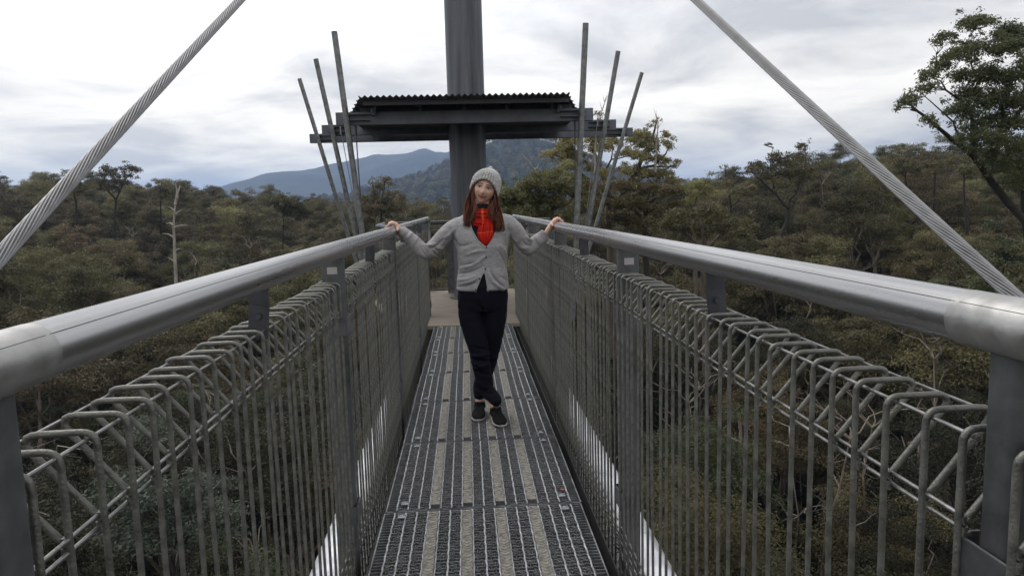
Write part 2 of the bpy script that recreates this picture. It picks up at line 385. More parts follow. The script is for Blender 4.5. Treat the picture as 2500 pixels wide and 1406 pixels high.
# soffit boards close the space between the front and the rear beam
(xa1, xb1, z1, _, h1), (xa3, xb3, z3, _, h3) = beam_pts[0], beam_pts[2]; nb_ = 12
for k in range(nb_):
    q0, q1 = k/nb_+.003, (k+1)/nb_-.003; f0 = lambda q: (xa1+.10, xb1-.10, D1+.10+(D3-D1-.12)*q)
    a_, b_ = f0(q0), f0(q1); zt = z1+h1/2-.002
    t = MB(); t.add([(a_[0], a_[2], zt), (a_[1], a_[2], zt), (b_[1], b_[2], zt), (b_[0], b_[2], zt), (a_[0], a_[2], zt-.02), (a_[1], a_[2], zt-.02), (b_[1], b_[2], zt-.02), (b_[0], b_[2], zt-.02)],
          [(0, 1, 2, 3), (7, 6, 5, 4), (0, 4, 5, 1), (1, 5, 6, 2), (2, 6, 7, 3), (3, 7, 4, 0)])
    t.obj('soffit_board', M['dark'], shel)
# boards under the roof: a dark soffit of long joists running from beam to beam
# corrugated roof, wider towards the back
ZR = at(1130, 232, 8.9).z
def roof_sheet():
    m = MB(); Y0, Y1 = 8.9, 10.5; xa, xb = at(880, 240, 8.9).x, at(1385, 224, 8.9).x; ca = (xa+xb)/2; hw0 = (xb-xa)/2
    pitch = .0765; amp = .0130; nx = int(2*(hw0+2*.235)/pitch)*8; x0 = ca-(hw0+2*.235)
    ny = 14
    grid = {}
    for i in range(nx+1):
        x = x0+pitch/8*i; zz = amp*math.cos(2*PI*(x-ca)/pitch)
        need = max(0, (abs(x-ca)-hw0)/.235)             # the side edge cuts across the ribs
        ys = Y0+math.floor(need/.16)*.16+(.0 if need <= 0 else .02)
        if ys > Y1-.05: continue
        for s in (0, 1):
            for j, y in enumerate((ys, (ys+Y1)/2, Y1)):
                grid[(i, j, s)] = len(m.v); m.v.append((x, y, ZR+zz-.001*s-.010*(y-Y0)))
    for i in range(nx):
        for s in (0, 1):
            for j in range(2):
                k = [(i, j, s), (i+1, j, s), (i+1, j+1, s), (i, j+1, s)]
                if all(q in grid for q in k):
                    f = [grid[q] for q in k]; m.f.append(tuple(f if s == 0 else f[::-1])); m.sm.append(True); m.mi.append(0)
    return m.obj('roof_sheet', M['roof'], shel)
roof_sheet()
zb1 = beam_pts[0][2]+beam_pts[0][4]/2
for k, px in enumerate((913, 1024, 1132, 1239, 1349)):
    p_ = at(px, 250, 9.45); t = MB(); hh = ZR-.03-zb1
    t.box((p_.x, 9.56, zb1+hh/2), (.035, .12, hh)); t.obj('strut', M['beam'], shel)
for k, yy in enumerate((9.15, 9.7, 10.3)):
    hw = (1.30+(yy-8.9)*.22); t = MB(); t.box((MX, yy, ZR-.045-.010*(yy-8.9)), (2*hw-.1, .05, .055)); t.obj('purlin', M['dark'], shel)
for sx in (-1, 1):
    t = MB(); a = Vector((MX+sx*1.22, 9.5, ZR-.09)); b = Vector((MX+sx*1.5, 10.4, ZR-.11)); dv = b-a
    t.box((a+b)/2, (.04, dv.length, .10), Matrix.Rotation(-math.atan2(dv.x, dv.y), 3, 'Z')); t.obj('rafter', M['beam'], shel)

# leaning poles that carry the beams
POLES = [((816, 78), (883, 560), D1-.13, .0385, 'tallest leaning steel pole of the three at the forest-snag side, bolted to the highest beam'),
         ((771, 145), (865, 560), D2-.13, .0375, 'middle leaning steel pole between the tallest and the shortest on the snag side'),
         ((731, 193), (845, 560), D3-.13, .0345, 'shortest outermost leaning steel pole on the snag side, at the lowest beam end'),
         ((1430, 58), (1408, 545), D1-.13, .0400, 'tallest near-upright steel pole of the three before the pale green gum tree'),
         ((1509, 126), (1434, 560), D2-.13, .0385, 'middle leaning steel pole between the tallest and the outermost before the pale green gum'),
         ((1567, 178), (1452, 560), D3-.13, .0345, 'shortest outermost leaning steel pole before the pale green gum tree')]
for (a, b, D, r, lab) in POLES:
    pa, pb = at(*a, D), at(*b, D); pb = pa+(pb-pa)*((pa.z+.15)/(pa.z-pb.z))
    pole = MB(); pole.tube([pa+(pb-pa)*k/10 for k in range(11)], r, 20)
    pole.obj('leaning_pole', M['pole'], None, label=lab, cat='pole', group='leaning poles of the shelter')
for k, (a, b, r, lab, mt) in enumerate([((831, 312), (884, 600), .006, 'thin pale stay rod beside the tallest leaning pole on the snag side', 'cable'),
                       ((868, 310), (888, 600), .008, 'thin black stay cable nearest the mast on the snag side', 'dark'),
                       ((1459, 292), (1428, 560), .006, 'thin pale stay rod between the two inner poles before the pale green gum', 'cable'),
                       ((1404, 300), (1404, 560), .008, 'thin black stay cable just inside the tallest upright pole', 'dark')]):
    D = D2-.10 if k % 2 == 0 else D1+.02
    pa, pb = at(*a, D), at(*b, D); pb = pa+(pb-pa)*((pa.z-.02)/(pa.z-pb.z))
    s_ = MB(); s_.tube([pa, pb], r, 8); s_.tube([pa+Vector((0, 0, -.10)), pa+Vector((0, 0, .02))], r*2.2, 8)
    s_.obj('stay_rod', M[mt], None, label=lab, cat='stay rod', group='thin stays under the shelter beams')

# platform ----------------------------------------------------------------
plat = link('tower_platform', None, label='brown boarded platform at the foot of the mast, behind the woman', cat='platform')
yy = 8.385; widths = [(8.385, .60), (9.1, .72), (9.9, 1.30), (10.8, 1.50), (11.95, 1.55)]
for i in range(len(widths)-1):
    (y0, w0), (y1, w1) = widths[i], widths[i+1]; y1 -= .008; t = MB()
    v = [(XC-w0, y0, 0), (XC+w0, y0, 0), (XC+w1, y1, 0), (XC-w1, y1, 0)]; z0 = .012
    t.add([(a, b, z0) for a, b, c in v]+[(a, b, -.03) for a, b, c in v], [(0, 1, 2, 3), (7, 6, 5, 4), (0, 4, 5, 1), (1, 5, 6, 2), (2, 6, 7, 3), (3, 7, 4, 0)])
    t.obj('floor_panel', M['plat'], plat)
for i in range(3):
    t = MB(); t.box((XC, 9.3+1.4*i, -.14), (1.2+min(i, 1)*1.7, .10, .2)); t.obj('bearer', M['dark'], plat)

def plat_rail(pts, label, HR=1.16, ZT=1.06, ZD=.93):
    R = link('platform_railing', None, label=label, cat='railing', group='railings round the tower platform')
    hr = MB(); hr.tube([(x, y, HR+.012) for x, y in pts], .0345, 16); hr.obj('handrail', M['post'], R)
    for i in range(len(pts)-1):
        a, b = Vector((*pts[i], 0)), Vector((*pts[i+1], 0)); dv = b-a; n = max(2, int(dv.length/.075))
        R_ = Matrix.Rotation(math.atan2(dv.y, dv.x), 3, 'Z')
        t = MB(); t.box((a.x, a.y, HR/2-.05), (.05, .09, HR-.12), R_); t.obj('post', M['post'], R)
        pn = MB()
        for z in (.05, ZD, ZT-.01): pn.tube([a+Vector((0, 0, z)), b+Vector((0, 0, z))], .0035, 6)
        pm = pn.obj('mesh_panel', M['wire_bright'], R)
        bm_ = MB(); bm_.tube([(0, 0, .02), (0, 0, ZT-.01), (.01, 0, ZT)], .0045, 6); me = bm_.mesh('bar', M['wire'])
        for j in range(1, n): link('bar', me, pm, tuple(a+dv*j/n))
    t = MB(); t.box((pts[-1][0], pts[-1][1], HR/2-.05), (.05, .09, HR-.12)); t.obj('post', M['post'], R)
plat_rail([(XC-.64, 9.35), (XC-1.10, 9.62), (XC-1.38, 10.6), (XC-1.42, 11.75)], 'mesh railing of the platform behind the woman, on the snag side of the mast')
plat_rail([(XC+.64, 9.35), (XC+1.10, 9.62), (XC+1.38, 10.6), (XC+1.42, 11.75)], 'mesh railing of the platform behind the woman, on the pale gum side of the mast')
plat_rail([(XC-1.36, 11.88), (XC-.75, 11.9), (XC-.05, 11.9), (XC+.75, 11.9), (XC+1.36, 11.88)], 'mesh railing across the far edge of the platform behind the mast')
# upright steel lattice box beside the mast
t = MB(); p_ = at(1103, 640, 11.5); t.box((p_.x, 11.6, .53), (.16, .05, 1.02)); t.obj('service_post', M['post'], None, label='flat grey steel post standing on the platform just beside the mast', cat='post')
# ------------------------------------------------------------------ terrain
def sm(a, b, x):
    t = max(0.0, min(1.0, (x-a)/(b-a))); return t*t*(3-2*t)
def fbm(x, y, s, o=4):
    v = 0; a = 1
    for i in range(o): v += a*mnoise.noise(Vector((x/s, y/s, 7.3*i))); s *= .5; a *= .5
    return v
def ground(x, y):
    d = math.hypot(x, y); az = math.degrees(math.atan2(x, y))
    base = -25.0
    left = 5.5*sm(25, 70, d) + (8.0+3.5*(1-sm(-26, -18, az)))*sm(60, 160, d)
    right = 5*sm(22, 60, d) + 6*sm(50, 130, d) + 6.0*sm(8, 34, az)*sm(35, 120, d)
    side = sm(-12, 12, az)
    h = base + left*(1-side) + right*side
    if abs(az) < 14: h -= 4.5*(1-abs(az+1)/15)*sm(60, 160, d)
    h -= 45*sm(230, 600, d)
    h += 2.2*fbm(x, y, 60, 3)*sm(10, 60, d)
    return h
m = MB(); rings = [0.01, 6, 12, 18, 25, 32, 40, 50, 60, 72, 85, 100, 115, 130, 150, 170, 190, 215, 240, 270, 310, 360, 430, 520, 650, 900, 1400, 2200, 4000, 7000]; NA = 144
for r in rings:
    for k in range(NA):
        a = 2*PI*k/NA; x, y = r*math.sin(a), r*math.cos(a); m.v.append((x, y, ground(x, y)))
for i in range(len(rings)-1):
    for k in range(NA):
        m.f.append((i*NA+k, (i+1)*NA+k, (i+1)*NA+(k+1) % NA, i*NA+(k+1) % NA)); m.sm.append(True); m.mi.append(0)
M['soil'] = mat('forest_floor', (.022, .019, .013), .95, 0, .4, .5, col2=(.036, .034, .02))
m.obj('ground', M['soil'], kind='structure')

# ------------------------------------------------------------------ distant hills
def az_el(x, y):
    d = ray(x, y); return math.atan2(d.x, d.y), math.atan2(d.z, math.hypot(d.x, d.y))
def hill(name, R, prof, mt, width, rough, naz=260, back=.8, seed=0.0, nr=34):
    ae = sorted(az_el(*p) for p in prof); m = MB(); a0, a1 = ae[0][0], ae[-1][0]
    def top(a):
        for i in range(len(ae)-1):
            if ae[i][0] <= a <= ae[i+1][0]:
                t = (a-ae[i][0])/(ae[i+1][0]-ae[i][0]); return ae[i][1]*(1-t)+ae[i+1][1]*t
        return ae[-1][1]
    for i in range(naz+1):
        a = a0+(a1-a0)*i/naz; H = R*math.tan(top(a))+EYE; base = -75
        for j in range(nr+1):
            t = j/nr; r = R-width+width*(1+back)*t; q = (r-(R-width))/width
            p = sm(0, 1, q)**.85 if q <= 1 else 1-.8*sm(1, 1+back, q)
            x, y = r*math.sin(a), r*math.cos(a)
            z = base+(H-base)*p
            z += (fbm(x+seed, y, rough, 5)*R*.020)*min(1, 4*q*(1.02-min(q, 1)))*(1 if q < 1 else 0)
            m.v.append((x, y, z))
    for i in range(naz):
        for j in range(nr):
            m.f.append((i*(nr+1)+j, (i+1)*(nr+1)+j, (i+1)*(nr+1)+j+1, i*(nr+1)+j+1)); m.sm.append(True); m.mi.append(0)
    return m.obj(name, mt, kind='structure')
M['hillfar'] = mat('far_forest_slope', (.022, .028, .022), .95, 0, .5, .02, col2=(.05, .055, .035), coord='Object')
M['hillnear'] = mat('forest_slope', (.022, .030, .016), .95, 0, .4, .03, col2=(.045, .052, .028), coord='Object')
PA = [(-500, 560), (-200, 545), (100, 530), (330, 492), (420, 478), (490, 464), (560, 453), (620, 440), (655, 434), (700, 429), (740, 424), (790, 414), (860, 397), (890, 388), (915, 380), (950, 378),
      (985, 377), (1005, 374), (1025, 373), (1045, 376), (1062, 382), (1085, 384), (1110, 384), (1160, 392), (1240, 400), (1350, 420), (1500, 470), (1700, 505), (2000, 520), (3000, 520)]
PB = [(560, 550), (700, 530), (790, 505), (850, 488), (905, 470), (960, 455), (1005, 444), (1045, 428), (1090, 408), (1130, 385), (1165, 366), (1200, 350), (1235, 342), (1270, 340), (1295, 339), (1320, 342), (1345, 349),
      (1370, 358), (1420, 385), (1480, 415), (1550, 440), (1620, 452), (1700, 452), (1745, 456), (1790, 470), (1850, 490), (2000, 510), (2200, 520)]
hill('mountain', 3200, PA, M['hillfar'], 1500, 500, seed=11)
hill('hill', 1150, PB, M['hillnear'], 520, 160, seed=33)
def hill_z(x, y, prof_ae, R, width):                    # height of the near hill, for its trees
    a = math.atan2(x, y); t_ = None
    for i in range(len(prof_ae)-1):
        if prof_ae[i][0] <= a <= prof_ae[i+1][0]:
            t = (a-prof_ae[i][0])/(prof_ae[i+1][0]-prof_ae[i][0]); t_ = prof_ae[i][1]*(1-t)+prof_ae[i+1][1]*t
    if t_ is None: return None
    H = R*math.tan(t_)+EYE; q = (math.hypot(x, y)-(R-width))/width
    if q < 0 or q > 1.02: return None
    z = -75+(H+75)*sm(0, 1, q)**.85
    return z+(fbm(x+33, y, 160, 5)*R*.020)*min(1, 4*q*(1.02-min(q, 1)))*(1 if q < 1 else 0)

# ------------------------------------------------------------------ trees
M['leafA'] = leaf_mat('olive_leaves', (.062, .062, .026), (.110, .101, .042), (.162, .140, .060))
M['leafB'] = leaf_mat('brownish_leaves', (.064, .054, .028), (.108, .088, .042), (.145, .118, .056))
M['leafC'] = leaf_mat('fresh_green_leaves', (.095, .098, .040), (.175, .165, .068), (.26, .235, .105))
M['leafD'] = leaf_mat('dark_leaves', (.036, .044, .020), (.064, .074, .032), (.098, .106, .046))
M['leafShade'] = leaf_mat('gully_shade_leaves', (.020, .022, .011), (.038, .040, .018), (.060, .058, .028))  # the valley's shade is painted into this leaf colour
M['leafG'] = leaf_mat('tall_gum_leaves', (.050, .062, .026), (.088, .100, .040), (.135, .142, .060))
M['leafE'] = leaf_mat('blue_green_leaves', (.046, .058, .044), (.078, .092, .068), (.10, .12, .088))
M['bark'] = mat('gum_bark', (.085, .068, .052), .85, 0, .45, 3, .3, 12, stretch=(2, 2, .5))
M['bark_pale'] = mat('pale_bark', (.20, .165, .135), .8, 0, .4, 3, .3, 12, stretch=(2, 2, .4))
M['bark_grey'] = mat('silver_dead_wood', (.27, .245, .21), .8, 0, .35, 2.5, .3, 12, stretch=(2, 2, .4))
M['bark_dark'] = mat('dark_bark', (.030, .025, .020), .9, 0, .4, 3, .3, 12)

def leaves(clumps, n, size, seed, droop=.5, aspect=.38, vert=.66):
    """leaf blades scattered through flattened clumps, denser on their upper shell"""
    g = np.random.default_rng(seed); C = np.array([c[:3] for c in clumps]); Rr = np.array([c[3] for c in clumps])
    w = Rr**2; idx = g.choice(len(C), n, p=w/w.sum())
    d = g.normal(size=(n, 3)); d /= np.linalg.norm(d, axis=1)[:, None]
    d[:, 2] = np.where(d[:, 2] < -.25, -d[:, 2]*.8, d[:, 2])
    rr = .30+.72*g.random(n)**.7+np.abs(g.normal(size=n))*.14
    fx = 1+.28*np.sin(idx*1.7); P = C[idx]+d*rr[:, None]*Rr[idx][:, None]*np.stack([fx, 2-fx, np.full(n, vert)], 1)
    P += g.normal(size=(n, 3))*size*.35
    nrm = d*.75+np.array([0, 0, .35])+g.normal(size=(n, 3))*.45; nrm /= np.linalg.norm(nrm, axis=1)[:, None]   # blades face the light
    a = g.normal(size=(n, 3)); a[:, 2] -= droop; a -= nrm*(a*nrm).sum(1)[:, None]; a /= np.linalg.norm(a, axis=1)[:, None]
    b = np.cross(a, nrm); b /= np.linalg.norm(b, axis=1)[:, None]
    s = size*(.6+.8*g.random(n))[:, None]
    v = np.stack([P-a*s*.5, P+b*s*aspect*.5, P+a*s*.5, P-b*s*aspect*.5], 1).reshape(-1, 3)
    return v
def leaf_mesh(name, v, mt):
    n = len(v)//4; me = bpy.data.meshes.new(name)
    me.vertices.add(len(v)); me.vertices.foreach_set('co', v.astype(np.float32).ravel())
    me.loops.add(n*4); me.loops.foreach_set('vertex_index', np.arange(n*4, dtype=np.int32))
    me.polygons.add(n); me.polygons.foreach_set('loop_start', np.arange(0, n*4, 4, dtype=np.int32)); me.polygons.foreach_set('loop_total', np.full(n, 4, dtype=np.int32))
    me.materials.append(mt); me.update(calc_edges=True); return me
def wiggle(a, b, r, amp, n=5):
    a, b = Vector(a), Vector(b); L_ = (b-a).length; out = []
    for k in range(n+1):
        t = k/n; o = Vector((r.gauss(0, 1), r.gauss(0, 1), r.gauss(0, .6)))*amp*L_*math.sin(PI*t)
        out.append(a.lerp(b, t)+o)
    return out
def gum(name, seed, H, crown, leaf, nleaf, lm, bm_, limbs=7, sub=4, clump=1.0, fork=.5, trunk_r=.22, lean=(0, 0), flat=.55, bare=0, dense=.0, sides=7):
    """returns (trunk mesh, crown mesh) of a gum tree: crooked trunk, limbs, twigs and leaf clumps at their ends"""
    r = random.Random(seed); t = MB(); top = Vector((lean[0], lean[1], H)); fk = Vector((lean[0]*fork*.6, lean[1]*fork*.6, H*fork))
    tr = wiggle((0, 0, -1.0), fk, r, .018, 7); t.tube(tr, [trunk_r*(1.25-.5*k/7) for k in range(8)], sides+1)
    clumps = []
    for i in range(limbs):
        a = 2*PI*(i+r.uniform(-.35, .35))/limbs; el = r.uniform(.15, 1.0)
        rad = crown*(.35+.6*r.random())*(1-.45*el**2)
        z0 = H*(1-flat*.9)+H*flat*.85*el*r.uniform(.8, 1.05)
        end = Vector((top.x*(z0/H)+rad*math.cos(a), top.y*(z0/H)+rad*math.sin(a), min(z0, H*1.0)))
        st = tr[-1] if r.random() < .6 else tr[-2]
        st = st+Vector((0, 0, r.uniform(-.3, .4)))
        mid = wiggle(st, end, r, .07, 6)
        for q in range(1, 6): mid[q].z += (end-st).length*.05*math.sin(PI*q/6)*r.uniform(-.3, 1.2)
        r0 = trunk_r*.5*r.uniform(.7, 1.1); t.tube(mid, [r0*(1-.8*k/6) for k in range(7)], max(4, sides-2))
        for s in range(sub):
            q = r.choice((3, 4, 5, 6)); b = mid[q]
            e = b+Vector((r.gauss(0, .5), r.gauss(0, .5), r.uniform(.0, .75)))*clump*1.35
            t.tube(wiggle(b, e, r, .1, 3), [r0*.3, r0*.22, r0*.15, r0*.06], 4, False)
            if r.random() > bare: clumps.append((e.x, e.y, e.z, clump*r.uniform(.5, 1.1)))
            for _ in range(2):
                e2 = e+Vector((r.gauss(0, .6), r.gauss(0, .6), r.uniform(-.1, .5)))*clump*.8
                t.tube([e.lerp(b, .3), e2], [r0*.14, r0*.04], 3, False)
                if r.random() > bare: clumps.append((e2.x, e2.y, e2.z, clump*r.uniform(.3, .7)))
    for _ in range(int(dense)):
        a = r.uniform(0, 2*PI); q = math.sqrt(r.random()); zz = r.uniform(1-flat, .97)
        rad = crown*q*(1-.5*((zz-(1-flat*.6))/.5)**2)
        zz = 1-flat+flat*.96*math.sqrt(max(0, 1-q*q))*r.uniform(.55, 1); rad = crown*q
        clumps.append((top.x*zz+rad*math.cos(a), top.y*zz+rad*math.sin(a), H*zz, clump*r.uniform(.6, 1.25)))
    return t.mesh(name+'_trunk', bm_), leaf_mesh(name+'_crown', leaves(clumps, nleaf, leaf, seed), lm)
def place_tree(kind, meshes, loc, rz, sc, label, group=None, cat='tree'):
    o = link(kind, None, None, loc, rot=(0, 0, rz), sc=(sc[0], sc[0], sc[1]) if isinstance(sc, tuple) else (sc,)*3, label=label, cat=cat, group=group)
    link('trunk', meshes[0], o); link('crown', meshes[1], o); return o

V = []
specs = [('leafA', 15.5, 3.8), ('leafB', 14.5, 3.6), ('leafC', 16.0, 3.5), ('leafD', 14.0, 3.9), ('leafA', 17.5, 3.2), ('leafB', 16.5, 4.1), ('leafA', 13.5, 4.2), ('leafC', 13.0, 3.4)]
for i, (lm, H, cr_) in enumerate(specs):
    V.append((gum('forest_gum', 100+i, H, cr_, .20, 15000, M[lm], M['bark' if i % 2 else 'bark_pale'], limbs=7, sub=3, clump=.95, dense=34, flat=.44), H))
VN_ = []
for i, (lm, H, cr_) in enumerate([('leafShade', 15.0, 3.8), ('leafD', 14.5, 3.6), ('leafShade', 13.5, 4.0), ('leafB', 14.5, 3.7)]):  # two of the four carry the painted valley shade in their leaves
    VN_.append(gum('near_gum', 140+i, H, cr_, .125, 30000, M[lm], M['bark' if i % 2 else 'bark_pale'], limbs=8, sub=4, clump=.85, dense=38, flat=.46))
SC = bpy.data.collections.new('forest_sources')           # kept out of the scene, only instanced by the far forest
LOW = []
for i, lm in enumerate(('leafA', 'leafB', 'leafD', 'leafC')):
    tm, cm = gum('low', 300+i, 15, 3.8, .75, 850, M[lm], M['bark'], limbs=5, sub=1, clump=1.15, dense=24, flat=.5, sides=4)
    o = bpy.data.objects.new('far_gum', cm); SC.objects.link(o); LOW.append(o)

def gn_scatter(name, pts, scales, coll, label=None):
    me = bpy.data.meshes.new(name); me.from_pydata([tuple(p) for p in pts], [], [])
    a = me.attributes.new('sc', 'FLOAT', 'POINT'); a.data.foreach_set('value', scales)
    o = link(name, me, kind='stuff', label=label)
    g = bpy.data.node_groups.new(name, 'GeometryNodeTree'); g.interface.new_socket('Geometry', in_out='INPUT', socket_type='NodeSocketGeometry'); g.interface.new_socket('Geometry', in_out='OUTPUT', socket_type='NodeSocketGeometry')
    gi = g.nodes.new('NodeGroupInput'); go = g.nodes.new('NodeGroupOutput'); ci = g.nodes.new('GeometryNodeCollectionInfo'); ci.inputs['Collection'].default_value = coll
    ci.inputs['Separate Children'].default_value = True; ci.inputs['Reset Children'].default_value = True
    ip = g.nodes.new('GeometryNodeInstanceOnPoints'); ip.inputs['Pick Instance'].default_value = True
    rv = g.nodes.new('FunctionNodeRandomValue'); rv.data_type = 'FLOAT_VECTOR'; rv.inputs[0].default_value = (0, 0, 0); rv.inputs[1].default_value = (0, 0, 6.283)
    ri = g.nodes.new('FunctionNodeRandomValue'); ri.data_type = 'INT'; ri.inputs[4].default_value = 0; ri.inputs[5].default_value = len(coll.objects)-1; ri.inputs['Seed'].default_value = 5
    na = g.nodes.new('GeometryNodeInputNamedAttribute'); na.data_type = 'FLOAT'; na.inputs['Name'].default_value = 'sc'
    L(g, gi.outputs[0], ip.inputs['Points']); L(g, ci.outputs[0], ip.inputs['Instance']); L(g, rv.outputs[0], ip.inputs['Rotation']); L(g, ri.outputs[2], ip.inputs['Instance Index'])
    L(g, na.outputs[0], ip.inputs['Scale']); L(g, ip.outputs[0], go.inputs[0])
    md = o.modifiers.new('scatter', 'NODES'); md.node_group = g
    return o

# forest layout: jittered grid; the nearest in view become single trees, the rest one far mass
cand = []
r = random.Random(21)
step = 5.3
for ix in range(-40, 44):
    for iy in range(0, 50):
        x = ix*step+r.uniform(-2.4, 2.4)+(step/2 if iy % 2 else 0); y = iy*step+r.uniform(-2.4, 2.4)+4
        d = math.hypot(x, y); az = math.degrees(math.atan2(x, y)); 
        if d < 9 or d > 262 or az < -43 or az > 50: continue
        if abs(x) < 6 and y < 22: continue
        if az > 20 and d < 16: continue
        cand.append((d, x, y, az))
cand.sort()
KIND = {0: 'rounded olive gum tree', 1: 'brownish-olive gum tree', 2: 'fresher green gum tree', 3: 'dark green gum tree'}
def where(az, d):
    """which stretch of the forest a tree stands in, told by things one can find"""
    a = ('outside the left cable' if az < -31 else 'left of the dead pale trunk' if az < -22.5 else 'between dead trunk and left poles' if az < -11.5 else
         'beyond the mast' if az < 6 else 'beyond the right leaning poles' if az < 14 else 'near the spreading gum' if az < 25 else 'beneath the right cable' if az < 33 else 'below the tallest gum')
    b = 'low in the valley' if d < 34 else 'on the lower slope' if d < 60 else 'halfway up the slope' if d < 90 else 'high near the skyline'
    return b+', '+a
KM = {'leafA': 0, 'leafB': 1, 'leafC': 2, 'leafD': 3}
farp, fars, midn = [], [], 0
NEARMAX = 292
wts = [3.2, 3.0, 1.6, 2.0, 2.4, 2.6, 2.4, 1.2]
for (d, x, y, az) in cand:
    z = ground(x, y)-.2; s = r.uniform(.82, 1.14)
    if d > 150: s *= r.uniform(.85, 1.12)
    if midn < NEARMAX:
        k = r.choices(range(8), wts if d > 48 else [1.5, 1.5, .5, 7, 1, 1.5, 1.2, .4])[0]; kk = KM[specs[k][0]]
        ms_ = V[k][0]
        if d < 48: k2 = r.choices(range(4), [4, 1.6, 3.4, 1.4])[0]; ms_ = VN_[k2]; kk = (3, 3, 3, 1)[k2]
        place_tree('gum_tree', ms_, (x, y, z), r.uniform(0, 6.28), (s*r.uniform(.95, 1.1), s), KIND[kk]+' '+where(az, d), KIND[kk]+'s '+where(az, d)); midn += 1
        if midn == NEARMAX: print('individual trees out to', round(d))
    else:
        farp.append((x, y, z)); fars.append(s)
# mid distance trees use the full meshes as instances
SC2 = bpy.data.collections.new('forest_sources_mid')
for k in range(8):
    SC2.objects.link(bpy.data.objects.new('mid_gum', V[k][0][1]))
gn_scatter('distant_forest', farp, fars, SC2)
# forest on the valley floor behind and on the near hill
hp, hs_ = [], []
prof_ae = sorted(az_el(*p) for p in PB); r = random.Random(5)
for _ in range(9000):
    a = r.uniform(prof_ae[0][0], prof_ae[-1][0]); R_ = 1150-520*r.random()**.8
    x, y = R_*math.sin(a), R_*math.cos(a); z = hill_z(x, y, prof_ae, 1150, 520)
    if z is None: continue
    hp.append((x, y, z-6)); hs_.append(r.uniform(.8, 1.35))
for _ in range(3500):
    a = r.uniform(-.68, .80); R_ = r.uniform(262, 700); x, y = R_*math.sin(a), R_*math.cos(a)
    hp.append((x, y, ground(x, y)-1)); hs_.append(r.uniform(.9, 1.4))
gn_scatter('hillside_forest', hp, hs_, SC)
# understorey
SC3 = bpy.data.collections.new('shrub_sources')
for i, lm in enumerate(('leafShade', 'leafShade', 'leafShade', 'leafD', 'leafShade')):  # shrubs mostly in the leaf colour darkened to stand for valley shade
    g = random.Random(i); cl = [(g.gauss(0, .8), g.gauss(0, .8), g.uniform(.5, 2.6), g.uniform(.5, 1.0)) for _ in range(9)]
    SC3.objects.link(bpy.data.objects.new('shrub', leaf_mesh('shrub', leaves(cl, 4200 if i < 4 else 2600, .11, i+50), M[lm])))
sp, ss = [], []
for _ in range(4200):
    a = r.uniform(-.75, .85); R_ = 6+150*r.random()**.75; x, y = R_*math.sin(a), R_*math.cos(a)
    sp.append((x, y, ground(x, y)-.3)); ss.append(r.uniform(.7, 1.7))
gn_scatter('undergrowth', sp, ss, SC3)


# bleached dead limbs and thin pale stems showing through the canopy
SC4 = bpy.data.collections.new('twig_sources')
for i in range(4):
    g = random.Random(70+i); t = MB(); H = g.uniform(9, 13); st = wiggle((0, 0, 0), (g.gauss(0, 1.2), g.gauss(0, 1.2), H), g, .03, 7); r_ = g.uniform(.05, .11)
    t.tube(st, [r_*(1-.8*k/7) for k in range(8)], 5)
    for q in range(9):
        b = st[g.choice((3, 4, 5, 6, 7))]; e = b+Vector((g.gauss(0, 1), g.gauss(0, 1), g.uniform(-.2, 1.3)))*1.1; w_ = wiggle(b, e, g, .12, 4)
        t.tube(w_, [r_*.4, r_*.3, r_*.22, r_*.14, r_*.06], 4, False)
        for _ in range(2): t.tube([w_[3], w_[3]+Vector((g.gauss(0, .5), g.gauss(0, .5), g.uniform(-.1, .6)))], [r_*.16, r_*.05], 3, False)
    SC4.objects.link(bpy.data.objects.new('bare_stem', t.mesh('bare_stem', M['bark_grey' if i % 2 else 'bark_pale'])))
tp_, ts_ = [], []
for _ in range(420):
    a = r.uniform(-.72, .84); R_ = r.uniform(24, 150); x, y = R_*math.sin(a), R_*math.cos(a)
    if abs(x) < 4: continue
    tp_.append((x, y, ground(x, y))); ts_.append(r.uniform(.8, 1.35))
gn_scatter('bare_branches', tp_, ts_, SC4)
HAZE = .00022
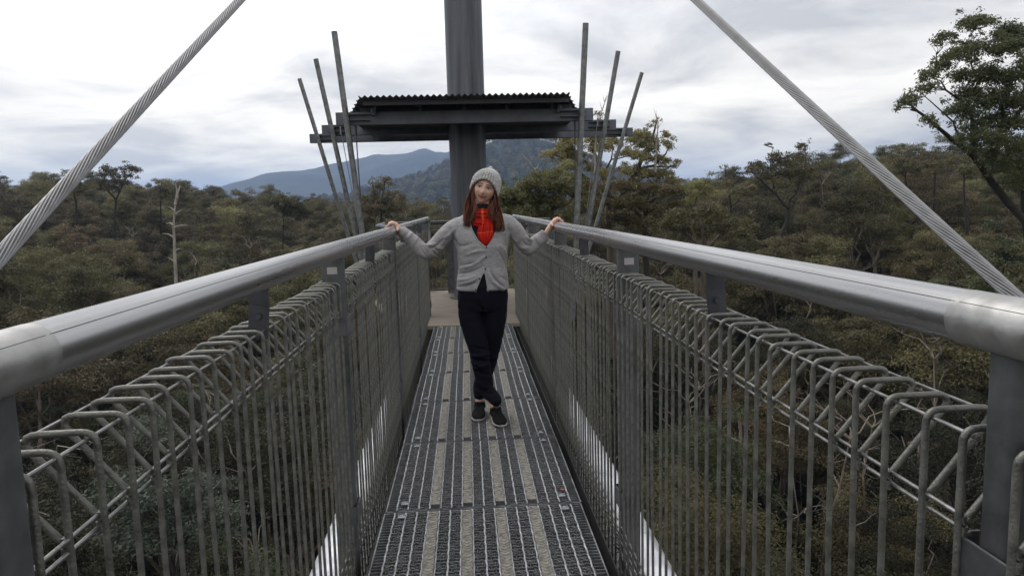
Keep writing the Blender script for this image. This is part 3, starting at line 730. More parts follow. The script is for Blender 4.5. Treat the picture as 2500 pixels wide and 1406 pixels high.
def hero_px(name, D, to, cl, trunks, label, lm, bm_, leaf=.16, k=1500, deep=1.0, seed=1, r0=.2, kind='gum_tree', open_=0.0, doms=2):
    """a tree modelled after its outline: leaf clumps set in depth round the trunk at distance D, each carried by its own twig"""
    g = random.Random(seed); t = MB(); tp = []
    cx = sum(to(c[0], c[1])[0] for c in cl)/len(cl)
    for (pl, r_) in trunks:
        pts = [at(*to(x, y), D) for x, y in pl]
        for i in range(len(pts)): pts[i].y += g.gauss(0, .12)*deep
        n = len(pts); out = []
        for i in range(n-1): out += [pts[i], pts[i].lerp(pts[i+1], .5)+Vector((g.gauss(0, .06), g.gauss(0, .06), g.gauss(0, .03)))*min(1.5, (pts[i+1]-pts[i]).length*.3)]
        out.append(pts[-1]); t.tube(out, [r_*(1-.78*j/(len(out)-1)) for j in range(len(out))], 8); tp += out[1:]
    C = []
    for c in cl:
        x, y = to(c[0], c[1]); sc_ = to(1, 0)[0]-to(0, 0)[0]; r = c[2]*sc_*D/F_PX
        for q in range(doms if c[2]*sc_ > 9 else 1):
            p = at(x+g.gauss(0, .12)*c[2]*sc_, y+g.gauss(0, .10)*c[2]*sc_, D+g.gauss(0, 1.0)*deep)
            C.append((p.x, p.y, p.z, r*g.uniform(.8, 1.15)))
        b = min(tp, key=lambda v: (v-p).length+max(0, v.z-p.z)*1.5); L_ = (p-b).length
        rr = max(.012, min(.07, .018*L_))*r0/.2
        w_ = wiggle(b, p, g, .06, 5); t.tube(w_, [rr*(1-.75*j/5) for j in range(6)], 5, False)
        for _ in range(3):
            e = p+Vector((g.gauss(0, .55), g.gauss(0, .55), g.gauss(.1, .4)))*r; t.tube(wiggle(w_[3], e, g, .08, 3), [rr*.4, rr*.3, rr*.2, rr*.1], 4, False)
    # small loose sprays round the clumps break the outline
    for (x, y, z, r) in list(C):
        for _ in range(4): C.append((x+g.gauss(0, .8)*r, y+g.gauss(0, .8)*r, z+g.gauss(-.1, .6)*r, r*g.uniform(.25, .55)))
    n = int(sum(c[3]**2 for c in C)*k)
    base = at(*to(*trunks[0][0][0]), D)
    tm = t.mesh(name+'_trunk', bm_); v = leaves(C, n, leaf, seed, vert=.82); cm = leaf_mesh(name+'_crown', v, lm)
    tm.transform(Matrix.Translation(-base)); cm.transform(Matrix.Translation(-base))
    return place_tree(kind, (tm, cm), base, 0, 1.0, label)
T1 = lambda x, y: (2150+x/2.009, y/2.009)
T2 = lambda x, y: (1180+x/4.135, 240+y/4.135)
T3 = lambda x, y: (1700+x/3.514, 300+y/3.514)
T4 = lambda x, y: (x/3.514, 360+y/3.514)
T0 = lambda x, y: (x, y)
hero_px('tall_gum', 27, T1, [(470, 120, 55), (420, 125, 42), (540, 115, 38), (310, 185, 33), (340, 178, 28), (275, 210, 20), (620, 170, 58), (690, 190, 60), (590, 200, 48), (660, 250, 60), (330, 290, 58), (400, 270, 60), (480, 250, 60),
    (560, 260, 60), (290, 330, 45), (240, 370, 42), (210, 392, 26), (205, 440, 33), (250, 430, 33), (110, 510, 33), (140, 485, 30), (165, 500, 22), (90, 530, 17), (230, 590, 28), (262, 610, 23), (268, 650, 12), (400, 380, 65), (500, 380, 80),
    (600, 400, 80), (680, 380, 70), (420, 470, 68), (520, 500, 80), (620, 500, 80), (690, 520, 70), (385, 540, 48), (450, 570, 70), (560, 600, 80), (660, 620, 70), (425, 640, 55), (500, 680, 70), (600, 710, 80), (690, 740, 70), (402, 700, 34),
    (462, 740, 46), (560, 790, 66), (650, 830, 80), (700, 900, 60), (630, 890, 55), (780, 300, 90), (800, 450, 100), (820, 600, 100), (780, 760, 90), (880, 400, 90), (760, 200, 60), (900, 560, 100), (860, 250, 70)],
    [([(860, 2600), (800, 1500), (700, 1090), (560, 900), (480, 800), (425, 742), (372, 684), (290, 632), (218, 572), (160, 520)], .19), ([(700, 1090), (700, 830), (640, 760), (605, 650), (592, 540), (640, 420)], .12),
     ([(480, 800), (440, 640), (430, 520), (470, 400), (440, 280)], .09), ([(605, 650), (700, 520), (780, 420), (800, 300)], .09), ([(430, 520), (330, 440), (290, 400), (240, 380)], .05), ([(372, 684), (340, 600), (240, 500), (205, 450)], .045), ([(440, 280), (430, 215), (470, 140)], .03), ([(700, 830), (800, 700), (850, 560)], .12)],
    'tallest near gum tree with layered dark green crown, towering beside the right suspension cable', M['leafG'], M['bark_dark'], leaf=.125, k=1450, deep=1.1, seed=3)
hero_px('pale_gum', 35, T2, [(1560, 380, 66), (1640, 400, 75), (1700, 425, 66), (1850, 382, 50), (1500, 435, 66), (1600, 480, 75), (1720, 520, 64), (1850, 462, 48), (1890, 512, 34), (1440, 560, 66), (1540, 580, 75), (1640, 600, 55), (1760, 620, 70),
    (1850, 645, 55), (1960, 650, 44), (1925, 700, 33), (1730, 240, 32), (1755, 212, 20), (1800, 228, 12), (1440, 740, 85), (1560, 760, 95), (1680, 780, 95), (1800, 800, 95), (1900, 850, 70), (830, 445, 75), (900, 470, 75), (765, 480, 44),
    (1080, 430, 66), (1160, 425, 66), (1130, 520, 75), (1260, 500, 75), (640, 570, 48), (720, 562, 55), (820, 562, 75), (900, 600, 85), (860, 680, 85), (1090, 720, 85), (1180, 760, 85), (1150, 155, 30), (1190, 168, 24), (1300, 425, 46), (1350, 445, 46)],
    [([(1300, 2600), (1290, 1700), (1270, 1250), (1250, 950), (1200, 760), (1130, 600), (1090, 470)], .24), ([(1270, 1250), (1420, 950), (1560, 720), (1620, 560), (1700, 440), (1740, 330), (1745, 240)], .15), ([(1250, 950), (1000, 780), (880, 650), (820, 520)], .12),
     ([(1560, 720), (1720, 680), (1850, 560), (1880, 480)], .08), ([(1200, 760), (1290, 620), (1310, 470)], .07), ([(880, 650), (760, 590), (660, 570)], .05), ([(1700, 690), (1900, 690), (1960, 650)], .05)],
    'broad pale green gum tree with open airy crown behind the right-hand leaning poles', M['leafC'], M['bark'], leaf=.125, k=2000, deep=1.1, seed=5)
hero_px('low_gum', 31, T2, [(560, 800, 85), (650, 782, 85), (760, 800, 95), (860, 822, 95), (480, 862, 75), (400, 902, 75), (540, 900, 105), (680, 920, 105), (820, 940, 105), (960, 950, 95), (300, 950, 85), (205, 975, 70), (180, 1055, 75), (300, 1060, 95), (450, 1040, 105),
    (600, 1060, 105), (760, 1080, 95), (188, 885, 36), (1000, 1060, 80), (240, 1180, 90), (420, 1180, 100), (640, 1200, 100), (850, 1200, 100)],
    [([(620, 2600), (640, 1700), (660, 1300), (700, 1120), (760, 980), (800, 850)], .20), ([(660, 1300), (560, 1120), (500, 980), (430, 900)], .11), ([(560, 1120), (400, 1080), (260, 1020)], .08), ([(700, 1120), (850, 1060), (960, 980)], .08)],
    'low rounded green gum tree between the woman\'s hat and the nearest upright pole', M['leafC'], M['bark'], leaf=.125, k=1700, deep=1.1, seed=7)
hero_px('mid_gum', 32, T2, [(1100, 905, 95), (1260, 885, 85), (1400, 900, 105), (1540, 920, 110), (1700, 940, 110), (1850, 965, 100), (1960, 925, 70), (1200, 1055, 95), (1400, 1080, 115), (1600, 1120, 115), (1800, 1150, 115), (1960, 1080, 90), (1150, 1180, 90), (1400, 1250, 110), (1650, 1290, 110)],
    [([(1680, 2600), (1650, 1700), (1640, 1250), (1660, 1050), (1700, 900)], .19), ([(1640, 1250), (1480, 1080), (1380, 940)], .1), ([(1660, 1050), (1780, 980), (1900, 900)], .08), ([(1480, 1080), (1300, 1000), (1150, 920)], .07)],
    'bushy olive gum tree filling the view beneath the broad pale green gum', M['leafA'], M['bark_dark'], leaf=.125, k=1700, deep=1.1, seed=9)
hero_px('grey_gum', 46, T2, [(2120, 885, 62), (2210, 885, 75), (2290, 935, 52), (2100, 965, 65), (2200, 985, 55), (2020, 910, 46), (2080, 1050, 60)], [([(2150, 2400), (2140, 1500), (2120, 1150), (2150, 1000), (2180, 900)], .15), ([(2120, 1150), (2060, 1000), (2040, 930)], .07)],
    'grey-green gum tree standing before the small dark blue hill gap', M['leafC'], M['bark'], leaf=.15, k=1600, deep=1.2, seed=11)
hero_px('rail_gum', 26, T2, [(1950, 1200, 95), (2100, 1180, 105), (2250, 1170, 95), (2380, 1205, 95), (2000, 1320, 105), (2200, 1320, 115), (2400, 1330, 105), (1820, 1300, 95), (2520, 1290, 100), (2650, 1380, 110)],
    [([(2250, 2800), (2240, 1900), (2230, 1550), (2200, 1350), (2180, 1220)], .16), ([(2230, 1550), (2380, 1400), (2480, 1300)], .08), ([(2230, 1550), (2080, 1380), (1980, 1250)], .08)],
    'fresh olive gum crown just above the right handrail, past the label post', M['leafA'], M['bark'], leaf=.125, k=1700, deep=1.0, seed=13)
hero_px('spreading_gum', 62, T3, [(530, 362, 48), (470, 392, 36), (450, 422, 26), (580, 402, 48), (680, 292, 50), (650, 322, 36), (790, 292, 46), (860, 312, 46), (740, 352, 55), (830, 372, 55), (910, 212, 40), (890, 192, 24), (940, 232, 24), (620, 470, 50), (700, 442, 55),
    (790, 432, 55), (870, 442, 55), (950, 422, 50), (1010, 402, 40), (1042, 450, 30), (980, 480, 36), (700, 520, 44), (780, 540, 44), (632, 187, 15), (850, 520, 34)],
    [([(665, 2000), (670, 1300), (690, 1100), (712, 980), (780, 860), (785, 740), (810, 660), (855, 600)], .34), ([(785, 740), (690, 630), (570, 520), (490, 420)], .14), ([(855, 600), (900, 500), (965, 440), (1010, 400)], .10), ([(690, 630), (650, 480), (640, 340), (660, 220)], .08), ([(855, 600), (800, 480), (780, 360)], .10), ([(900, 500), (930, 330), (935, 240)], .06)],
    'isolated spreading gum tree with dark crooked trunk standing above the right forest', M['leafA'], M['bark_dark'], leaf=.22, k=430, deep=1.6, seed=15)
hero_px('thin_gum', 66, T3, [(245, 512, 42), (290, 520, 32), (240, 562, 27), (440, 542, 46), (480, 560, 36), (400, 572, 36), (312, 420, 20), (240, 380, 20), (212, 388, 12), (300, 600, 50), (430, 620, 55)],
    [([(300, 1700), (300, 1000), (300, 720), (280, 580), (255, 480), (240, 390)], .16), ([(300, 720), (380, 640), (440, 560)], .07), ([(280, 580), (300, 500), (312, 425)], .05)],
    'small thin gum tree with two tufts beside the isolated spreading gum', M['leafC'], M['bark_dark'], leaf=.22, k=430, deep=1.2, seed=17)
hero_px('skyline_gum', 70, T3, [(1690, 300, 28), (1665, 312, 18), (1780, 340, 50), (1830, 372, 46), (1740, 372, 42), (1800, 420, 55), (1870, 405, 46), (1720, 430, 45)], [([(1790, 1700), (1800, 900), (1795, 600), (1790, 460), (1785, 360)], .2), ([(1790, 460), (1730, 380), (1690, 310)], .07)],
    'flat-topped gum tree on the skyline just below the right cable', M['leafA'], M['bark_dark'], leaf=.23, k=430, deep=1.6, seed=19)
hero_px('skyline_gum', 68, T3, [(2020, 362, 52), (2080, 382, 46), (1970, 364, 36), (2050, 282, 26), (2100, 288, 30), (2140, 298, 20), (2040, 430, 50), (1980, 420, 40)], [([(2040, 1700), (2040, 900), (2035, 600), (2040, 450), (2050, 300)], .18)],
    'two-layered gum tree on the skyline midway between cable and tallest gum', M['leafA'], M['bark_dark'], leaf=.23, k=430, deep=1.6, seed=21)
hero_px('skyline_gum', 60, T3, [(2230, 322, 46), (2300, 332, 55), (2380, 332, 55), (2180, 352, 36), (2450, 340, 50), (2300, 400, 60), (2400, 410, 60)], [([(2320, 1700), (2310, 900), (2300, 600), (2300, 360)], .18)],
    'flat-topped gum tree on the skyline directly beneath the tallest gum crown', M['leafA'], M['bark_dark'], leaf=.22, k=430, deep=1.6, seed=23)
hero_px('airy_gum', 95, T4, [(900, 192, 45), (870, 242, 34), (860, 302, 34), (930, 222, 40), (1060, 192, 34), (1120, 182, 44), (1170, 202, 40), (1182, 272, 28), (1080, 252, 40), (1000, 240, 22), (990, 302, 40), (960, 342, 44), (1040, 312, 40), (1100, 312, 28), (900, 342, 30)],
    [([(975, 1300), (978, 800), (985, 540), (1000, 450), (1020, 380), (1080, 280), (1120, 200)], .2), ([(1000, 450), (930, 370), (900, 280), (900, 200)], .14), ([(1020, 380), (1000, 320), (980, 260)], .08)],
    'airy two-headed gum tree rising highest above the left skyline', M['leafA'], M['bark_dark'], leaf=.26, k=260, deep=2, seed=25)
hero_px('sparse_gum', 90, T4, [(562, 216, 30), (540, 236, 20), (500, 302, 25), (480, 317, 16), (690, 282, 25), (682, 322, 30), (650, 332, 26), (720, 352, 36), (660, 382, 36), (600, 300, 20)],
    [([(655, 1300), (655, 800), (650, 520), (638, 410), (620, 330), (560, 230)], .2), ([(638, 410), (670, 350), (690, 290)], .08), ([(620, 330), (550, 315), (490, 305)], .06)],
    'sparse gum tree half hidden behind the left suspension cable', M['leafA'], M['bark_dark'], leaf=.26, k=260, deep=1.6, seed=27)
hero_px('small_gum', 100, T4, [(1390, 302, 30), (1430, 326, 25), (1290, 326, 16), (1380, 360, 40), (1430, 372, 36), (1350, 352, 20), (1400, 420, 45)], [([(1380, 1300), (1380, 800), (1375, 520), (1378, 400), (1390, 310)], .18)],
    'small layered gum tree between the airy two-headed gum and the dead pale trunk', M['leafA'], M['bark_dark'], leaf=.27, k=260, deep=1.6, seed=29)
hero_px('edge_gum', 110, T4, [(205, 425, 22), (218, 447, 16), (185, 436, 14), (230, 470, 40)], [([(215, 1200), (214, 700), (213, 500), (207, 430)], .14)], 'tiny umbrella-crowned gum tree on the left skyline, outside the cable', M['leafB'], M['bark_dark'], leaf=.28, k=260, deep=1, seed=31)
hero_px('slender_gum', 75, T0, [(940, 441, 12), (955, 450, 9), (925, 456, 14), (906, 450, 6), (915, 475, 17), (950, 478, 15), (890, 486, 17), (935, 500, 26), (975, 491, 17), (900, 520, 30), (962, 520, 30)], [([(925, 900), (928, 640), (930, 540), (932, 490), (940, 443)], .18)],
    'slender layered gum tree standing before the blue mountain, left of the mast', M['leafA'], M['bark_dark'], leaf=.22, k=430, deep=1.3, seed=33)
hero_px('pointed_gum', 90, T0, [(688, 480, 8), (700, 495, 15), (670, 490, 9), (716, 510, 22), (652, 500, 8), (690, 515, 22), (740, 520, 22)], [([(692, 900), (692, 640), (692, 540), (688, 482)], .16)],
    'pointed gum tree against the lower slope of the blue mountain', M['leafA'], M['bark_dark'], leaf=.25, k=430, deep=1.3, seed=35)
# bare branches that stick out to the left of the pale green gum
def bare_tree(name, pts_list, label, mt, cat='dead tree'):
    t = MB()
    for pts, r0 in pts_list: t.tube(pts, [r0*(1-.85*k/(len(pts)-1)) for k in range(len(pts))], 7)
    return t.obj(name, mt, None, label=label, cat=cat)
def px_path(pl, D): return [at(x, y, D+dd) for (x, y, dd) in pl]
D = 58
bare_tree('dead_tree', [
    (px_path([(440, 1250, 0), (434, 900, 0), (430, 690, 0), (426, 600, 0), (424, 545, 0), (428, 500, 0), (434, 480, 0)], D), .20),
    (px_path([(428, 500, 0), (434, 470, .2), (440, 455, .4), (452, 462, .6)], D), .12), (px_path([(432, 485, 0), (432, 465, 0), (428, 445, 0)], D), .12),
    (px_path([(424, 550, 0), (416, 545, .5), (405, 546, .8)], D), .10), (px_path([(426, 556, 0), (440, 551, -.4), (460, 550, -.9)], D), .09),
    (px_path([(424, 580, 0), (412, 572, 0), (396, 570, .5)], D), .08), (px_path([(427, 525, 0), (437, 516, .3), (447, 511, .4)], D), .07),
    (px_path([(427, 612, 0), (437, 607, .3), (447, 611, .4)], D), .07), (px_path([(427, 640, 0), (418, 633, .3), (410, 628, .4)], D), .06),
    (px_path([(426, 515, 0), (418, 508, .3), (411, 505, .4)], D), .06)],
    'dead silver-barked tree trunk with short stubs standing alone in the left forest', M['bark_grey'])
D = 31
bare_tree('dead_branch', [
    (px_path([(1440, 520, 2), (1400, 480, 1), (1365, 455, 0), (1330, 440, -.2), (1305, 415, -.3), (1290, 395, -.4), (1270, 372, -.5)], D), .10),
    (px_path([(1365, 455, 0), (1345, 468, .2), (1318, 476, .3), (1300, 478, .3)], D), .05), (px_path([(1305, 415, 0), (1312, 408, .2), (1316, 398, .3)], D), .03),
    (px_path([(1400, 480, 1), (1385, 450, .9), (1380, 420, .7)], D), .04)],
    'bare silver branch reaching out in front of the hazy hill, right of the mast', M['bark_grey'], 'branch')
for k, (pl, D, lab) in enumerate([
    ([(1452, 420, 0), (1455, 340, 0), (1462, 300, 0), (1470, 270, .2), (1476, 250, .3)], 33, 'bare twiggy treetop poking up between the leaning poles on the right'),
    ([(1600, 420, 0), (1603, 350, 0), (1606, 315, 0), (1603, 290, 0)], 33, 'thin dead spire rising above the pale green gum right of the poles'),
    ([(760, 640, 0), (790, 610, 0), (822, 590, 0)], 1, '')]):
    if not lab: continue
    base = px_path(pl, D); t_ = [(base, .05)]; g = random.Random(k)
    for q in base[1:]:
        for _ in range(3): t_.append(([q, q+Vector((g.uniform(-.25, .25), 0, g.uniform(.15, .5)))], .018))
    bare_tree('dead_tree', t_, lab, M['bark_grey'])
# understorey tree with paler foliage seen through the left fence
t_, c_ = gum('hero', 41, 9, 3.2, .16, 9000, M['leafE'], M['bark_dark'], limbs=10, sub=4, clump=.8, fork=.4, trunk_r=.12, flat=.6)
p_ = at(400, 1120, 24); place_tree('understorey_tree', (t_, c_), (p_.x, p_.y, p_.z-8), 0, 1, 'pale blue-green small tree low in the valley, seen through the left fence')
# pale trunks standing in the forest
for k, (x, y0, y1, D, r_, lab) in enumerate([(92, 1120, 880, 42, .22, 'pale reddish bare trunk seen through the near left fence'), (1808, 1240, 1010, 34, .30, 'thick pale trunk seen through the right fence above mid height'),
                          (1893, 760, 600, 55, .22, 'dark crooked trunk rising to the isolated spreading gum'), (2283, 1010, 860, 40, .12, 'short pale dead trunk in the right forest below the rail'),
                          (2210, 1000, 870, 42, .14, 'forked pale dead trunk in the right forest just left of the short one'), (1640, 1200, 980, 38, .14, 'slim pale trunk between the right railing bars')]):
    a, b = at(x, y0, D), at(x+rnd.uniform(-8, 8), y1, D); g = random.Random(k)
    tt = [(wiggle(a-(b-a)*.6, b, g, .02, 6), r_)]
    for q in range(4): m_p = a.lerp(b, .4+.15*q); tt.append(([m_p, m_p+Vector((g.uniform(-1, 1), 0, g.uniform(.3, 1.2)))], r_*.3))
    bare_tree('bare_trunk', tt, lab, M['bark_dark' if k == 2 else 'bark_pale'], 'tree trunk')

# fallen leaf on the grating
t = MB(); p_ = at(1371, 1187, 3.35); 
t.add([(0, 0, .0), (.012, .010, .006), (.036, .004, .002), (.014, -.010, .004), (-.01, .004, .008), (-.03, -.004, .012)], [(0, 1, 2, 3), (0, 3, 5, 4)])
t.obj('fallen_leaf', mat('dry_leaf', (.30, .10, .04), .7), None, (p_.x-.01, p_.y, .008), label='small dry orange-brown leaf lying on the grating near the right edge', cat='leaf')

# haze -----------------------------------------------------------------
h = MB(); h.box((0, 3300, 120), (11000, 8600, 420)); 
hm = bpy.data.materials.new('haze'); hm.use_nodes = True; hm.node_tree.nodes.clear()
ho = N(hm.node_tree, 'ShaderNodeOutputMaterial'); pv = N(hm.node_tree, 'ShaderNodeVolumePrincipled')
pv.inputs['Color'].default_value = (.41, .61, 1.0, 1); pv.inputs['Density'].default_value = HAZE; pv.inputs['Anisotropy'].default_value = .3
L(hm.node_tree, pv.outputs[0], ho.inputs['Volume'])
h.obj('haze', hm, kind='stuff')
# ------------------------------------------------------------------ the woman
Y0 = 4.72; PXM = 0.002765
def Q(x, y, dy=0.0): return at(x, y, Y0+dy)
def floor_at(x, y, z=0.0):
    d = ray(x, y); t = (z-EYE)/d.z; return Vector((0, 0, EYE))+d*t
def remesh(mb, vox, smooth=6, fac=.5):
    me = mb.mesh('tmp', []) if mb.f else None; o = bpy.data.objects.new('tmp', me); col.objects.link(o)
    a = o.modifiers.new('r', 'REMESH'); a.mode = 'VOXEL'; a.voxel_size = vox; a.use_smooth_shade = True
    if smooth: b = o.modifiers.new('s', 'SMOOTH'); b.factor = fac; b.iterations = smooth
    bpy.context.view_layer.update(); dg = bpy.context.evaluated_depsgraph_get()
    out = bpy.data.meshes.new_from_object(o.evaluated_get(dg)); bpy.data.objects.remove(o); return out
def get_co(me):
    a = np.empty(len(me.vertices)*3, np.float32); me.vertices.foreach_get('co', a); return a.reshape(-1, 3).astype(np.float64)
def get_no(me):
    a = np.empty(len(me.vertices)*3, np.float32); me.vertices.foreach_get('normal', a); return a.reshape(-1, 3).astype(np.float64)
def set_co(me, c): me.vertices.foreach_set('co', c.astype(np.float32).ravel()); me.update()
def to_px(c):
    """photo pixel coordinates of points (n,3), for laying out seams and folds on the clothes"""
    d = c-np.array([0, 0, EYE]); z = d@np.array(CF); return 1250+F_PX*(d@np.array(CR))/z, 703-F_PX*(d@np.array(CU))/z
def rings(mb, secs, n=28, ex=2.3):
    """closed stack of level rings: (centre, half width, half depth front, half depth back)"""
    vs = []
    for (c, w, df, db) in secs:
        for j in range(n):
            A = 2*PI*j/n; cx, sy = math.cos(A), math.sin(A)
            k = (abs(cx)**ex+abs(sy)**ex)**(-1/ex)
            vs.append((c.x+w*k*cx, c.y+(db if sy > 0 else df)*k*sy, c.z))
    K = len(secs); fs = [(i*n+j, (i+1)*n+j, (i+1)*n+(j+1) % n, i*n+(j+1) % n) for i in range(K-1) for j in range(n)]
    fs += [tuple(range(n)), tuple(range((K-1)*n, K*n))[::-1]]
    mb.add(vs, fs, True)
def limb(mb, pts, rs, n=16, sub=3):
    """smooth tapering limb through points (catmull-rom)"""
    P_ = [Vector(p) for p in pts]; out, rr = [], []
    for i in range(len(P_)-1):
        p0, p1, p2, p3 = P_[max(i-1, 0)], P_[i], P_[i+1], P_[min(i+2, len(P_)-1)]
        for k in range(sub):
            t = k/sub; out.append(.5*((2*p1)+(p2-p0)*t+(2*p0-5*p1+4*p2-p3)*t*t+(3*p1-p0-3*p2+p3)*t**3)); rr.append(rs[i]*(1-t)+rs[i+1]*t)
    out.append(P_[-1]); rr.append(rs[-1]); mb.tube(out, rr, n)
def ball(mb, c, r, n=12):
    c = Vector(c); r = r if isinstance(r, tuple) else (r, r, r); vs = []
    for i in range(1, n):
        for j in range(2*n):
            a, b = PI*i/n, PI*j/n; vs.append(c+Vector((math.sin(a)*math.cos(b)*r[0], math.sin(a)*math.sin(b)*r[1], math.cos(a)*r[2])))
    vs += [c+Vector((0, 0, r[2])), c-Vector((0, 0, r[2]))]; T, B = len(vs)-2, len(vs)-1; m2 = 2*n
    fs = [(i*m2+j, (i+1)*m2+j, (i+1)*m2+(j+1) % m2, i*m2+(j+1) % m2) for i in range(n-2) for j in range(m2)]
    fs += [(T, j, (j+1) % m2) for j in range(m2)]+[(B, (n-2)*m2+(j+1) % m2, (n-2)*m2+j) for j in range(m2)]
    mb.add(vs, fs, True)

person = link('person', None, label='smiling woman in grey cardigan, knitted hat and red scarf, both hands resting on the railings', cat='person')
M['skin'] = bpy.data.materials.new('skin'); M['skin'].use_nodes = True; t_ = M['skin'].node_tree; b_ = t_.nodes['Principled BSDF']
vc = N(t_, 'ShaderNodeVertexColor', layer_name='tint'); L(t_, vc.outputs[0], b_.inputs['Base Color']); b_.inputs['Roughness'].default_value = .5
b_.inputs['Subsurface Weight'].default_value = .12; b_.inputs['Subsurface Radius'].default_value = (.01, .004, .002)
M['knit'] = mat('grey_fine_knit', (.345, .335, .34), .9, 0, .16, 30, .25, 500, stretch=(1, 1, 3.0), spec=.2)
M['hatk'] = mat('grey_chunky_knit', (.50, .50, .485), .95, 0, .25, 90, .6, 260, spec=.15)
M['navy'] = mat('navy_sweat_fabric', (.007, .0075, .013), .9, 0, .2, 25, .2, 500, spec=.12)
M['black'] = mat('black_cloth', (.010, .010, .012), .8, 0, .2, 30, .1, 300, spec=.25)
M['sole'] = mat('white_sole', (.28, .27, .26), .6, 0, .12, 40)
M['shoe'] = mat('black_shoe_fabric', (.007, .007, .007), .85, 0, .25, 60, .3, 600, spec=.12)
M['hair'] = mat('auburn_hair', (.045, .011, .006), .5, 0, .5, 55, 0, 1, col2=(.20, .058, .026), stretch=(1, 1, .06), spec=.35)
M['hairl'] = M['hair']
M['eye'] = mat('eye_white', (.30, .27, .25), .25, 0, .05, 10); M['iris'] = mat('iris', (.03, .02, .015), .2, 0, .1, 10)
M['button'] = mat('dark_button', (.025, .02, .02), .35, 0, .1, 30)
def scarf_mat():
    m = bpy.data.materials.new('red_tartan'); m.use_nodes = True; t = m.node_tree; b = t.nodes['Principled BSDF']; tc = N(t, 'ShaderNodeTexCoord')
    uv = N(t, 'ShaderNodeSeparateXYZ'); L(t, tc.outputs['UV'], uv.inputs[0])
    def stripe(src, per, w, off):
        a = N(t, 'ShaderNodeMath', operation='ADD'); a.inputs[1].default_value = off; L(t, src, a.inputs[0])
        q = N(t, 'ShaderNodeMath', operation='PINGPONG'); q.inputs[1].default_value = per; L(t, a.outputs[0], q.inputs[0])
        c = N(t, 'ShaderNodeMath', operation='LESS_THAN'); c.inputs[1].default_value = w; L(t, q.outputs[0], c.inputs[0]); return c.outputs[0]
    s1 = stripe(uv.outputs[0], .42, .014, .30); s2 = stripe(uv.outputs[1], .27, .012, .05)
    mx = N(t, 'ShaderNodeMath', operation='MAXIMUM'); L(t, s1, mx.inputs[0]); L(t, s2, mx.inputs[1])
    s3 = stripe(uv.outputs[0], .42, .12, .0); s4 = stripe(uv.outputs[1], .27, .08, .15)
    m3 = N(t, 'ShaderNodeMixRGB'); m3.inputs[1].default_value = (.60, .022, .012, 1); m3.inputs[2].default_value = (.44, .012, .012, 1)
    mm = N(t, 'ShaderNodeMath', operation='MAXIMUM'); L(t, s3, mm.inputs[0]); L(t, s4, mm.inputs[1]); L(t, mm.outputs[0], m3.inputs[0])
    m4 = N(t, 'ShaderNodeMixRGB'); m4.inputs[2].default_value = (.74, .15, .03, 1); L(t, m3.outputs[0], m4.inputs[1]); L(t, mx.outputs[0], m4.inputs[0])
    L(t, m4.outputs[0], b.inputs['Base Color']); b.inputs['Roughness'].default_value = .85; b.inputs['Specular IOR Level'].default_value = .2; return m
M['scarf'] = scarf_mat()

# --- body: one continuous surface (head, neck, trunk, arms, hands, legs, feet)
body = MB()
hx = (Q(1207, 463)-Q(1160, 450.4)); hx.y = -.012; hx.normalize()            # head tilted towards her right shoulder
hf = Vector((-.03, -1, .02)); hf = (hf-hx*hf.dot(hx)).normalized(); hu = hx.cross(-hf).normalized()
if hu.z < 0: hu = -hu
HC = Q(1182.5, 464.5, -.03)
def hp3(x, f, z): return HC+hx*x+hf*f+hu*z
def gauss(x, s): return math.exp(-.5*(x/s)**2)
def head(mb, nu=90, nv=70):
    vs = []
    for i in range(1, nv):
        for j in range(nu):
            th, ph = PI*i/nv, 2*PI*j/nu
            x, f, z = math.sin(th)*math.cos(ph), math.sin(th)*math.sin(ph), math.cos(th)
            X, Z = x*.0700, z*(.101 if z < 0 else .113); Fd = f*(.090 if f > 0 else .096)
            if z < .05:
                k = (.05-z); X *= 1-.47*k**1.6; Fd *= (1-.10*k) if f > 0 else (1-.5*k**1.2)
            if f > 0:
                w_ = min(1, f*2)
                Fd += w_*(.018*gauss(X, .0080)*gauss(Z+.022, .010)+.010*gauss(X, .007)*gauss(Z-.000, .020)      # nose
                      -.0085*(gauss(X-.030, .013)+gauss(X+.030, .013))*gauss(Z-.012, .009)                       # sockets
                      +.004*gauss(Z-.032, .008)*gauss(X, .045)                                                  # brow
                      +.0055*(gauss(X-.038, .016)+gauss(X+.038, .016))*gauss(Z+.018, .015)                       # cheeks
                      +.0055*gauss(X, .018)*(gauss(Z+.0455, .0040)+gauss(Z+.0545, .0045))-.004*gauss(X, .022)*gauss(Z+.050-(X/.026)**2*.005, .0022)
                      -.003*gauss(X, .016)*gauss(Z+.064, .005)+.007*gauss(X, .016)*gauss(Z+.082, .011))
            vs.append(hp3(X, Fd, Z))
    vs += [hp3(0, 0, .113), hp3(0, .02, -.101)]; T, B = len(vs)-2, len(vs)-1; K = nv-1
    fs = [(i*nu+j, (i+1)*nu+j, (i+1)*nu+(j+1) % nu, i*nu+(j+1) % nu) for i in range(K-1) for j in range(nu)]
    fs += [(T, j, (j+1) % nu) for j in range(nu)]+[(B, (K-1)*nu+(j+1) % nu, (K-1)*nu+j) for j in range(nu)]
    mb.add(vs, fs, True)
head(body)
for s in (-1, 1): ball(body, hp3(s*.069, -.008, -.005), (.008, .016, .028), 8)
limb(body, [hp3(0, -.025, -.06), Q(1177, 505, .0), Q(1176, 535, .01)], [.050, .050, .056])
TS = [(516, 1152, 1208, .05, .05), (528, 1127, 1233, .072, .07), (545, 1111, 1246, .086, .085), (572, 1110, 1243, .105, .092), (600, 1118, 1237, .116, .093), (630, 1121, 1235, .103, .088),
      (652, 1123, 1233, .100, .088), (680, 1119, 1238, .108, .098), (705, 1117, 1240, .112, .108), (735, 1118, 1241, .112, .112)]
